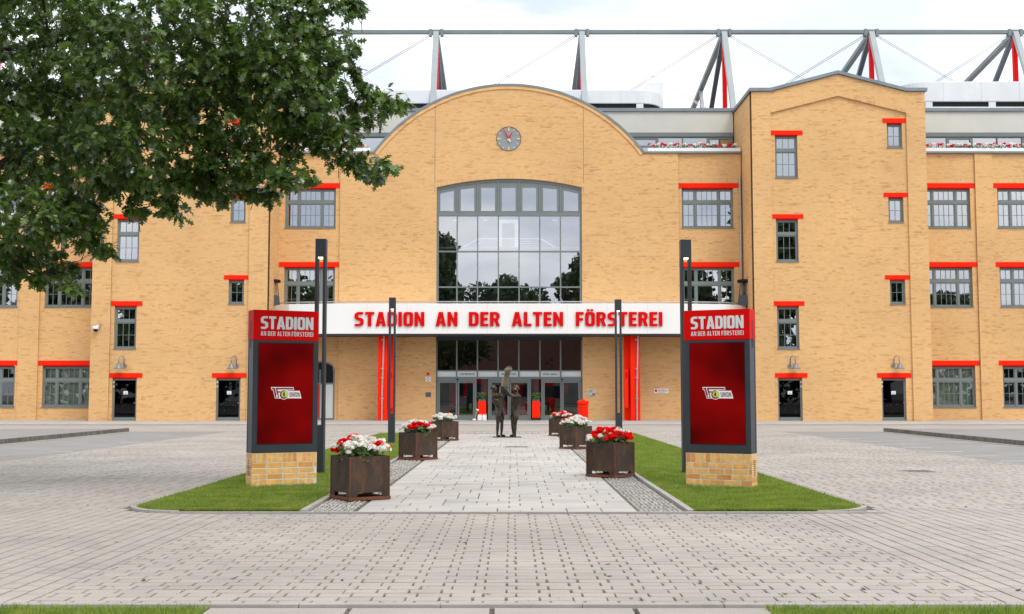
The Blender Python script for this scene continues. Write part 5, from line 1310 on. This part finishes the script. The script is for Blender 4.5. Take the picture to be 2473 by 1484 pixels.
# small fittings on the entrance walls
def plate(px0, py0, px1, py1, Y, m, name, lab, cat, d=.02, extra=None):
    x0, x1, z0, z1 = rect(px0, py0, px1, py1, Y); o = thing(name, ((x0 + x1) / 2, Y, z0), lab, cat)
    MB().box(x0, x1, Y - d - .004, Y - .004, z0, z1).build('panel', m, o, bevel=.003)
    if extra: extra(o, x0, x1, z0, z1, Y - d - .004)
    return o
def ex_rez(o, x0, x1, z0, z1, y):
    w, h = x1 - x0, z1 - z0; lettering('REZEPTION', 'red_deep', o, x0 + w * .27, x0 + w * .72, y - .004, z0 + h * .42, h * .38); MB().prism([(x0 + w * .75, z0 + h * .5), (x0 + w * .83, z0 + h * .38), (x0 + w * .83, z0 + h * .46), (x0 + w * .93, z0 + h * .46), (x0 + w * .93, z0 + h * .58), (x0 + w * .83, z0 + h * .58), (x0 + w * .83, z0 + h * .66)], 'y', y - .004, y - .001).build('arrow', 'ink', o)
    MB().box(x0 + w * .05, x0 + w * .21, y - .004, y - .001, z0 + h * .3, z0 + h * .8).build('emblem', 'red_deep', o); MB().box(x0 + w * .27, x0 + w * .70, y - .004, y - .001, z0 + h * .22, z0 + h * .30).build('print', 'ink', o)
plate(1579.5, 939, 1614.5, 950.5, Y_C, 'paper', 'reception_sign', 'white reception sign with red lettering right of the right red column', 'sign', extra=ex_rez)
def ex_pl(o, x0, x1, z0, z1, y):
    w, h = x1 - x0, z1 - z0
    for k, (a, b, c) in enumerate(((.35, .6, .8), (.1, .65, .6), (.1, .3, .2), (.35, .9, .06))): MB().box(x0 + w * a, x0 + w * b, y - .003, y - .0005, z0 + h * c, z0 + h * (c + .07)).build('engraving', 'ink', o)
    MB().box(x0 + w * .6, x0 + w * .93, y - .0035, y - .0005, z0 + h * .22, z0 + h * .40).build('emblem', 'ink', o)
plate(1417, 941, 1439, 957.5, Y_C, 'plaque', 'wall_plaque', 'engraved metal plaque on the brick right of the entrance doors', 'plaque', extra=ex_pl)
plate(1028, 948, 1041, 959, Y_C, 'steel_dark', 'key_box', 'small dark steel wall box left of the entrance doors', 'wall box')
def ex_n(o, x0, x1, z0, z1, y): MB().box(x0 + (x1 - x0) * .3, x0 + (x1 - x0) * .7, y - .003, y - .0005, (z0 + z1) / 2 - .012, (z0 + z1) / 2 + .012).build('print', 'ink', o)
plate(1027.5, 910, 1041, 915.5, Y_C, 'paper', 'door_sign', 'upper of two small white notices left of the entrance doors', 'sign', extra=ex_n); plate(1027.5, 917, 1041, 922, Y_C, 'paper', 'door_sign', 'lower of two small white notices left of the entrance doors', 'sign', extra=ex_n)
xx, zz_ = at(1034, 903.5, Y_C); t = thing('alarm_beacon', (xx, Y_C, zz_), 'little orange alarm beacon above the notices left of the entrance', 'alarm'); MB().lathe([(.05, -.05), (.07, -.04), (.07, .02), (.03, .06)], 12, (xx, Y_C - .08, zz_)).build('lens', 'red_deep', t, smooth=True); MB().box(xx - .05, xx + .05, Y_C - .05, Y_C - .004, zz_ - .08, zz_ - .03).build('mount', 'wood', t)
plate(1643.5, 946, 1647, 952, Y_B, 'frosted', 'door_bell', 'tiny pale door bell at the right window bay', 'door bell')
for (a, b, lab) in ((941, 949, 'tall narrow red locker at the left red column'), (1508, 1517.5, 'tall narrow red locker at the right red column')):
    Y = Y_C - 1.6; x0, x1, z0, z1 = rect(a, 893, b, 986, Y); t = thing('red_locker', ((x0 + x1) / 2, Y, z0), lab, 'locker', 'red lockers on the columns')
    MB().box(x0, x1, Y, Y + .36, z0, z1).build('case', 'red_paint', t, bevel=.01); MB().box(x0 + (x1 - x0) * .25, x1 - (x1 - x0) * .2, Y - .004, Y - .001, z1 - .5, z1 - .14).build('vent', 'red_deep', t)
# ================================================================== STATUE
FAT = 1.12
def skin(name, verts, edges, radii, m, parent, sub=2, root=0):
    me = bpy.data.meshes.new(name); me.from_pydata(verts, edges, []); ob = bpy.data.objects.new('tmp', me); COL.objects.link(ob)
    ob.modifiers.new('s', 'SKIN').use_smooth_shade = True
    for i, r in enumerate(radii):
        d = me.skin_vertices[0].data[i]; rr2 = r if isinstance(r, tuple) else (r, r); d.radius = (rr2[0] * FAT, rr2[1] * FAT); d.use_root = (i == root)
    sb = ob.modifiers.new('u', 'SUBSURF'); sb.levels = sub; sb.render_levels = sub
    out = bpy.data.meshes.new_from_object(ob.evaluated_get(bpy.context.evaluated_depsgraph_get())); out.name = name
    bpy.data.objects.remove(ob); bpy.data.meshes.remove(me)
    out.materials.clear(); out.materials.append(M[m]); out.shade_smooth()
    return link(name, out, parent)
sx_, sy_ = G(1225, 1057); 
stt = thing('bronze_statue', (sx_, sy_, .004), 'bronze statue of two players lifting a trophy on the walkway', 'statue', local=True); stt.scale = (1.03, 1.03, 1.03)
def q(cx, cy, y=0.0): return ((cx - 487) * .00219, y, (1290 - cy) * .00219 + .02)
MB().lathe([(.50, 0), (.50, .022), (.48, .026)], 36).build('base_plate', 'bronze', stt)
bp_ = stt.children[0]; bp_.scale = (.98, .45, 1)
def figure(nm, pts, edg, rad): return skin(nm, [p for p in pts], edg, rad, 'bronze', stt)
def hand_pts(P, E, Rr, wrist, d, side):
    """palm, four fingers and thumb from the wrist vertex, d the reaching direction"""
    w = Vector(P[wrist]); d = Vector(d).normalized(); s = Vector(side).normalized(); palm = w + d * .06; P.append(tuple(palm)); E.append((wrist, len(P) - 1)); Rr.append((.036, .022)); pi = len(P) - 1
    for k, (o_, l) in enumerate(((-.03, .065), (-.01, .08), (.01, .075), (.03, .06))):
        a = palm + s * o_ + d * .035; b = a + d * l * .5; P.append(tuple(a)); E.append((pi, len(P) - 1)); Rr.append(.011); P.append(tuple(b)); E.append((len(P) - 2, len(P) - 1)); Rr.append(.009)
    a = w + d * .03 + s * .045; P.append(tuple(a)); E.append((wrist, len(P) - 1)); Rr.append(.012)
def man(J, face, hair_c):
    P = []; E = []; Rr = []; idx = {}
    def add(k, p, r, par=None):
        P.append(p); Rr.append(r); idx[k] = len(P) - 1
        if par: E.append((idx[par], idx[k]))
    add('pelvis', J['pelvis'], (.142, .120)); add('waist', J['waist'], (.126, .102), 'pelvis'); add('chest', J['chest'], (.165, .125), 'waist'); add('collar', J['collar'], (.115, .10), 'chest'); add('neck', J['neck'], .058, 'collar')
    add('jaw', J['jaw'], .080, 'neck'); add('skull', J['skull'], .106, 'jaw'); add('crown', J['crown'], .070, 'skull')
    hd = Vector(J['skull']) * .55 + Vector(J['jaw']) * .45; P.append(tuple(hd + Vector(face) * .112)); Rr.append(.020); E.append((idx['skull'], len(P) - 1))
    for s in ('a', 'b'):
        add('sh' + s, J['sh' + s], .072, 'collar'); add('el' + s, J['el' + s], .047, 'sh' + s); add('wr' + s, J['wr' + s], .031, 'el' + s)
        hand_pts(P, E, Rr, idx['wr' + s], Vector(J['wr' + s]) - Vector(J['el' + s]), (.3, 1, 0))
        add('hip' + s, J['hip' + s], .092, 'pelvis'); hv, kv = Vector(J['hip' + s]), Vector(J['kn' + s]); add('hem' + s, tuple(hv * .55 + kv * .45), .098, 'hip' + s); add('th' + s, tuple(hv * .46 + kv * .54), .068, 'hem' + s); add('kn' + s, J['kn' + s], .050, 'th' + s)
        add('ca' + s, tuple(Vector(J['kn' + s]) * .65 + Vector(J['an' + s]) * .35 + Vector((0, .012, 0))), .054, 'kn' + s); add('an' + s, J['an' + s], .035, 'ca' + s); add('he' + s, J['he' + s], .042, 'an' + s); add('to' + s, J['to' + s], (.042, .026), 'he' + s)
    f = figure('player_figure', P, E, Rr)
    hm = MB()                                                # stocking tops as worked bronze rolls
    for s in ('a', 'b'):
        an, kn = Vector(J['an' + s]), Vector(J['kn' + s]); hm.tube([kn * .84 + an * .16, kn * .80 + an * .20, kn * .76 + an * .24], [.052, .058, .055], 12)
    hm.build('stocking_tops', 'bronze', f, smooth=True)
    hr = MB(); hc = Vector(J['skull']) + Vector((0, 0, .010)) - Vector((face[0], face[1], 0)) * .035
    n1, n2 = 12, 7
    for i in range(n2):
        ph = -.35 + (math.pi * .5 + .35) * i / (n2 - 1)
        for k in range(n1):
            th = 2 * math.pi * k / n1; rr3 = .116 * (1 + random.uniform(-.07, .07)); hr.v.append(tuple(hc + Vector((rr3 * math.cos(th) * math.cos(ph) * .92, rr3 * math.sin(th) * math.cos(ph), rr3 * 1.02 * math.sin(ph)))))
    for i in range(n2 - 1):
        for k in range(n1): k2 = (k + 1) % n1; hr.f.append((i * n1 + k, i * n1 + k2, (i + 1) * n1 + k2, (i + 1) * n1 + k))
    hr.build('hair', 'bronze', f, smooth=True)
    return f
man(dict(pelvis=q(372, 930), waist=q(368, 845), chest=q(335, 735), collar=q(312, 668), neck=q(295, 628), jaw=q(292, 590), skull=q(284, 552), crown=q(276, 522),
         sha=q(272, 672, -.13), ela=q(372, 655, -.20), wra=q(375, 560, -.12), shb=q(345, 670, .13), elb=q(440, 665, .12), wrb=q(440, 580, .08),
         hipa=q(352, 955, -.085), kna=q(342, 1098, -.09), ana=q(335, 1245, -.09), hea=q(330, 1272, -.09), toa=q(385, 1278, -.12),
         hipb=q(398, 955, .085), knb=q(405, 1100, .09), anb=q(398, 1240, .08), heb=q(392, 1270, .08), tob=q(462, 1276, .05)), (.85, -.35, .35), None)
man(dict(pelvis=q(600, 930), waist=q(600, 845), chest=q(612, 735), collar=q(620, 668), neck=q(620, 628), jaw=q(616, 592), skull=q(620, 553), crown=q(622, 522),
         sha=q(668, 675, -.10), ela=q(562, 672, -.22), wra=q(478, 575, -.13), shb=q(572, 668, .13), elb=q(500, 645, .16), wrb=q(450, 580, .10),
         hipa=q(622, 955, -.06), kna=q(608, 1098, -.11), ana=q(606, 1248, -.06), hea=q(610, 1272, -.05), toa=q(592, 1280, -.17),
         hipb=q(578, 955, .08), knb=q(568, 1098, .08), anb=q(580, 1242, .09), heb=q(585, 1270, .09), tob=q(522, 1276, .06)), (-.35, -.92, -.05), None)
ax0, ax1 = Vector(q(445, 530)), Vector(q(466, 385)); dv = (ax1 - ax0)
tr_ = MB().tube([ax0, ax0 + dv * .04, ax0 + dv * .05, ax0 + dv * .93, ax0 + dv * .94, ax1], [.118, .128, .122, .128, .136, .134], 24).build('trophy_drum', 'bronze_pale', stt)
for (bx, by, tx, ty, yy) in ((448, 390, 486, 215, -.03), (468, 388, 512, 205, .0), (495, 392, 546, 212, -.04)):
    b_, t2 = Vector(q(bx, by, yy)), Vector(q(tx, ty, yy)); u = t2 - b_
    P = [b_ + u * .48, b_ + u * .62, b_ + u * .78, b_ + u * .87, b_ + u * 1.0, b_ + u * .50 + Vector((-.02, 0, 0)), b_ + u * .02 + Vector((-.022, 0, 0)), b_ + u * .50 + Vector((.02, 0, 0)), b_ + u * .02 + Vector((.022, 0, 0)), b_ + u * .76 + Vector((-.05, 0, 0)), b_ + u * .52 + Vector((-.06, -.02, 0)), b_ + u * .76 + Vector((.05, 0, 0)), b_ + u * .54 + Vector((.06, -.02, 0))]
    skin('small_figure', [tuple(p) for p in P], [(0, 1), (1, 2), (2, 3), (3, 4), (0, 5), (5, 6), (0, 7), (7, 8), (2, 9), (9, 10), (2, 11), (11, 12)], [.040, .038, .046, .017, .032, .026, .016, .026, .016, .022, .014, .022, .014], 'bronze_pale', tr_)
# ================================================================== TREES
def leaf_template():
    side = [(0, 0), (.05, .10), (.20, .20), (.09, .30), (.33, .46), (.11, .52), (.30, .74), (.09, .76), (.10, .90), (0, 1.0)]
    V = []; F = []
    for s in (-1, 1):
        for (a, b) in zip(side[:-1], side[1:]):
            o = len(V)
            V += [(0, a[1], 0), (s * a[0], a[1], .10 * a[0]), (s * b[0], b[1], .10 * b[0]), (0, b[1], 0)]
            F.append((o, o + 1, o + 2, o + 3) if s > 0 else (o, o + 3, o + 2, o + 1))
    V = np.array(V); V[:, 2] -= .22 * (V[:, 1] - .3) ** 2
    return V, np.array(F)
LV, LF = leaf_template()
# weld the template so that each leaf is one island
key = {}; mp_ = []
for p in LV:
    k = tuple(np.round(p, 4)); key.setdefault(k, len(key)); mp_.append(key[k])
LV2 = np.array(list(key.keys())); LF2 = np.array([[mp_[i] for i in f] for f in LF])
def frames(pos, d, up, size):
    d = d / np.linalg.norm(d, axis=1, keepdims=True); x = np.cross(d, up); x /= np.maximum(np.linalg.norm(x, axis=1, keepdims=True), 1e-6); z = np.cross(x, d)
    return x, d, z
def leaves_mesh(pos, d, nrm, size, name, m):
    x, y, z = frames(pos, d, nrm, size)
    V = pos[:, None] + size[:, None, None] * (LV2[None, :, 0:1] * x[:, None] + LV2[None, :, 1:2] * y[:, None] + LV2[None, :, 2:3] * z[:, None])
    n, k = len(pos), len(LV2)
    Fq = (LF2[None] + (np.arange(n) * k)[:, None, None]).reshape(-1, 4)
    return np_mesh(name, V.reshape(-1, 3), Fq, m)
BLOBS = [  # (x, y, rx, ry, whorls) in survey pixels at the crown's distance
 (120, 110, 230, 190, 260), (380, 110, 240, 180, 260), (620, 100, 190, 150, 200), (765, 75, 90, 110, 90), (850, 20, 38, 30, 16), (700, 190, 130, 110, 120),
 (110, 330, 210, 170, 260), (340, 330, 180, 130, 150), (540, 270, 150, 110, 130), (760, 250, 110, 90, 80), (880, 235, 75, 28, 24), (945, 250, 34, 22, 8), (800, 330, 75, 45, 34), (870, 395, 50, 24, 16), (935, 405, 32, 20, 8),
 (690, 425, 50, 28, 18), (600, 450, 60, 34, 26), (560, 385, 95, 65, 60), (470, 430, 70, 45, 42), (398, 480, 32, 46, 16), (300, 440, 70, 50, 44),
 (90, 520, 130, 80, 110), (195, 520, 75, 55, 46), (60, 610, 100, 50, 56), (150, 660, 42, 40, 18), (20, 630, 50, 50, 24), (222, 590, 40, 26, 14), (640, 390, 60, 40, 22), (720, 320, 80, 60, 40),
 (330, 505, 26, 26, 8), (430, 505, 22, 30, 7), (520, 470, 40, 22, 12), (655, 470, 34, 20, 9), (745, 425, 24, 16, 6), (905, 425, 26, 14, 6), (975, 255, 16, 12, 4), (860, 175, 26, 20, 6), (845, 110, 24, 24, 7), (255, 600, 20, 18, 5), (175, 695, 16, 20, 5), (95, 670, 34, 18, 9), (820, 385, 40, 18, 8), (870, 300, 34, 18, 8), (905, 285, 24, 12, 5),
 # back layers added to shade crown and paving, then the crown beyond the frame
 (150, 190, 300, 230, 190, 21.0), (420, 180, 250, 180, 150, 21.5), (110, 430, 180, 130, 90, 20.5), (640, 170, 170, 130, 90, 20.5), (-150, 40, 300, 300, 150, 21.5),
 (100, -150, 420, 170, 260), (560, -130, 300, 130, 170), (-250, 150, 220, 330, 260), (-500, 200, 240, 360, 220), (-200, 560, 220, 120, 110), (-300, -250, 420, 200, 220)]
tx0, ty0 = -10.4, 17.8
oak = thing('oak_tree', (tx0, ty0, 0), 'large red oak whose leafy boughs hang into the top left of the view', 'tree', local=False)
TR = MB().tube([(tx0, ty0, -.1), (tx0 + .05, ty0, 1.0), (tx0 + .15, ty0 - .05, 2.6), (tx0 + .25, ty0 - .1, 4.6), (tx0 + .2, ty0, 7.0), (tx0 + .3, ty0, 9.5), (tx0 + .2, ty0, 12.0)], [.52, .40, .36, .32, .25, .17, .08], 14)
TR.build('trunk', 'bark', oak, smooth=True)
pos, dr, nr, sz = [], [], [], []; limbs = MB(); twigs = MB()
grow = [(Vector((tx0 + .2, ty0, z_)), .20 - .012 * (z_ - 4)) for z_ in (3.6, 4.8, 6.0, 7.4, 8.8, 10.4)]
def blob_pos(bl):
    Yc = bl[5] if len(bl) > 5 else 16.2 + (abs(math.sin(bl[0] * 12.9 + bl[1] * 7.7)) * 1.5); cx, cz = at(bl[0], bl[1], Yc); return Vector((cx, Yc, cz))
for bl in sorted(BLOBS, key=lambda q_: (blob_pos(q_) - Vector((tx0, ty0, 6.5))).length):
    bx, by, rx, ry, nw = bl[:5]; c = blob_pos(bl); Yc = c.y; nw = int(nw * (2.0 if nw > 140 and bx < 500 else 1.5 if nw > 70 else 1.7))
    sx, szz = rx / F_PX * Yc, ry / F_PX * Yc; sy = max(.35, min(1.6, (sx + szz) * .6))
    t0, r0 = min(grow, key=lambda g_: (g_[0] - c).length + (2.5 if g_[0].z > c.z + .6 else 0)); L = (c - t0).length
    md = (t0 + c) / 2 + Vector((random.uniform(-.15, .15), random.uniform(-.3, .3), random.uniform(.05, .25) * L * .3)); r1 = max(.012, r0 * (.72 if L < 2.5 else .5))
    pth = [t0, t0 * .65 + md * .35, md, md * .4 + c * .6, c]; rads = [r0 * .8, r0 * .7, (r0 + r1) * .4, r1 * .9, r1 * .7]
    MB().tube(pth, rads, 7).build('bough', 'bark', oak, smooth=True); grow += [(md, rads[2]), (c, rads[4])]
    for k in range(nw):
        while True:
            u = rng.uniform(-1, 1, 3)
            if u.dot(u) <= 1: break
        w = c + Vector((u[0] * sx, u[1] * sy, u[2] * szz))
        if k % 4 == 0:
            dv_ = (c - w); dv_ = (dv_.normalized() if dv_.length > .01 else Vector((0, 0, 1))) + Vector(rng.normal(0, .6, 3)); s0 = w + dv_.normalized() * random.uniform(.15, .4)
            twigs.tube([s0, (s0 + w) / 2 + Vector((random.uniform(-.03, .03), random.uniform(-.03, .03), .03)), w], [.007, .005, .003], 4, caps=False)
        ax = Vector((u[0], u[1] - .2, u[2] * .6 - .5)) + Vector(rng.normal(0, .45, 3)); ax.normalize()
        a1 = ax.orthogonal().normalized(); b1 = ax.cross(a1); nl = random.randint(5, 8); ph = random.uniform(0, 6.28)
        for i in range(nl):
            th = ph + 2 * math.pi * i / nl + random.uniform(-.3, .3); spread = random.uniform(.5, 1.25)
            d = (ax * .7 + (a1 * math.cos(th) + b1 * math.sin(th)) * spread + Vector((0, 0, -.45))).normalized()
            pos.append(tuple(w + ax * random.uniform(-.08, .03))); dr.append(tuple(d)); n_v = Vector((0, 0, 1)) + ax * .3 + Vector(rng.normal(0, .45, 3)); nr.append(tuple(n_v)); sz.append(random.uniform(.10, .195))
o = twigs.build('twigs', 'bark', oak); o['kind'] = 'stuff'
pos, dr, nr, sz = map(np.array, (pos, dr, nr, sz))
# the nearest leaves in view are pieces of their own, the rest one crown
px_ = CX + F_PX * pos[:, 0] / pos[:, 1]; vis = (px_ > 10) & (pos[:, 2] < at(0, 20, 16)[1]); order = np.argsort(np.where(vis, pos[:, 1], 1e9))[:300]
mask = np.ones(len(pos), bool); mask[order] = False
bo = np.array((tx0, ty0, 0))
o = link('crown', leaves_mesh(pos[mask] - bo, dr[mask], nr[mask], sz[mask], 'crown', 'oak_leaf'), oak); o['kind'] = 'stuff'
lf = np_mesh('leaf', LV2, LF2, 'oak_leaf')
X3, Y3, Z3 = frames(pos, dr, nr, sz)
for i in order:
    h = link('leaf', lf, oak); s = sz[i]
    h.matrix_local = Matrix(((X3[i][0] * s, Y3[i][0] * s, Z3[i][0] * s, pos[i][0] - bo[0]), (X3[i][1] * s, Y3[i][1] * s, Z3[i][1] * s, pos[i][1] - bo[1]), (X3[i][2] * s, Y3[i][2] * s, Z3[i][2] * s, pos[i][2] - bo[2]), (0, 0, 0, 1)))
# trees across the street, behind the viewer: they show in the windows
def street_tree(seed, hgt, rad):
    r_ = np.random.default_rng(seed); n = 9000; V = []; lob = [(r_.uniform(-.55, .55) * rad, r_.uniform(-.55, .55) * rad, hgt * r_.uniform(.35, .9), rad * r_.uniform(.3, .55)) for _ in range(13)]
    lob += [(0, 0, hgt * .55, rad * .75), (0, 0, hgt * .75, rad * .55)]
    P = np.zeros((n, 3))
    for i in range(n):
        l = lob[r_.integers(len(lob))]; u = r_.normal(size=3); u /= np.linalg.norm(u); P[i] = np.array(l[:3]) + u * l[3] * r_.uniform(.55, 1.08)
    a = r_.normal(size=(n, 3)); a /= np.linalg.norm(a, axis=1, keepdims=True); b = np.cross(a, r_.normal(size=(n, 3))); b /= np.linalg.norm(b, axis=1, keepdims=True); s = r_.uniform(.25, .55, (n, 1))
    Vv = np.stack([P - a * s, P - b * s * .7, P + a * s, P + b * s * .7], 1).reshape(-1, 3)
    return np_mesh('crown', Vv, np.arange(n * 4).reshape(-1, 4), 'tree_leaf')
CR = [street_tree(1, 20, 6.5), street_tree(2, 23, 5.5), street_tree(3, 17, 6)]
ttm = MB().tube([(0, 0, -.1), (.1, 0, 4), (0, .1, 9), (.1, 0, 15)], [.45, .34, .24, .08], 10).mesh('trunk', 'bark', True)
TPOS = [(-10.5, -30, 1, 1.08, .8, 'reflected at the left edge of the arched window'), (-.5, -36, 0, .98, 1.0, 'reflected low in the middle of the arched window'), (10.8, -30, 1, .95, .85, 'reflected at the right edge of the arched window'), (-23, -34, 0, 1.0, 1.2, 'reflected in the left window bay of the middle part'), (24, -36, 2, 1.35, 1.15, 'reflected beside the right edge of the arched window'),
        (-34, -30, 0, 1.0, 1.1, 'reflected in the right column of left tower windows'), (36, -30, 1, 1.36, 1.5, 'reflected in the left column of right tower windows'), (-47, -33, 0, 1.05, 1.2, 'reflected in the left column of left tower windows'), (51, -31, 2, 1.3, 1.25, 'reflected in the right column of right tower windows'), (-62, -30, 0, 1.05, 1.2, 'reflected in the nearer windows of the left wing'), (62, -32, 2, 1.0, 1.0, 'reflected in the windows of the right wing'), (-77, -31, 1, .95, 1.3, 'reflected in the outermost windows of the left wing')]
for (x, y, k, sc_, wd_, w) in TPOS:
    t = thing('street_tree', (x, y, 0), 'dark leafy street tree ' + w, 'tree', 'trees across the street seen in the glass', random.uniform(0, 6), local=True); link('crown', CR[k], t); link('trunk', ttm, t); t.scale = (wd_, wd_, sc_)
hs = thing('street_house', (0, -24, 0), 'low house with dark red tiled roof reflected above the entrance doors', 'house')
MB().box(-13, 13, -30, -20.0, 0, 4.4).build('wall', 'render_wall', hs)
MB().prism([(-19.4, 4.3), (-25, 9.4), (-30.6, 4.3)], 'x', -13.5, 13.5).build('roof', 'roof_tile', hs)
for i in range(6):
    MB().box(-11 + i * 4, -9.6 + i * 4, -20.0, -19.96, 1.2, 2.8).build('window', 'black', hs)

n = 14000; P = np.stack([rng.uniform(-150, 150, n), rng.uniform(-58, -48, n), rng.uniform(0, 1, n) ** .8 * 13], 1); P[:, 2] += 2.0 * np.sin(P[:, 0] * .13) + 1.5 * np.sin(P[:, 0] * .31 + 1); P[:, 2] = np.maximum(P[:, 2], .3)  # leaf belt added out of view so low sky does not brighten the glass
a = rng.normal(size=(n, 3)); a /= np.linalg.norm(a, axis=1, keepdims=True); b = np.cross(a, rng.normal(size=(n, 3))); b /= np.linalg.norm(b, axis=1, keepdims=True); s_ = rng.uniform(.5, 1.1, (n, 1))
o = link('added_far_wood', np_mesh('added_far_wood', np.stack([P - a * s_, P - b * s_ * .7, P + a * s_, P + b * s_ * .7], 1).reshape(-1, 3), np.arange(n * 4).reshape(-1, 4), 'tree_leaf')); o['kind'] = 'stuff'; tag(o, 'added unseen belt of trees behind the viewer, darkening the low window reflections', 'trees')
# fallen leaves, twigs and grit on the paving
V = []; n = 420
for i in range(n):
    y = 8.45 + random.random() ** 1.6 * 24; x = random.uniform(-.46, .46) * y
    if LX[0] - .1 < x < LX[1] or LX[4] < x < LX[5] + .1:
        if y > YK - .1: continue
    s2 = random.choice((.006, .008, .010, .012, .03)) * random.uniform(.7, 1.3); a_ = random.uniform(0, 6.28); c_, d_ = math.cos(a_) * s2, math.sin(a_) * s2
    V += [(x - c_, y - d_, .004), (x + d_ * .5, y - c_ * .5, .006), (x + c_, y + d_, .004 + s2 * .3), (x - d_ * .5, y + c_ * .5, .005)]
V = np.array(V); o = link('litter', np_mesh('litter', V, np.arange(len(V)).reshape(-1, 4), 'earth')); o['kind'] = 'stuff'; tag(o, 'dry leaf bits and grit scattered over the paving', 'litter')
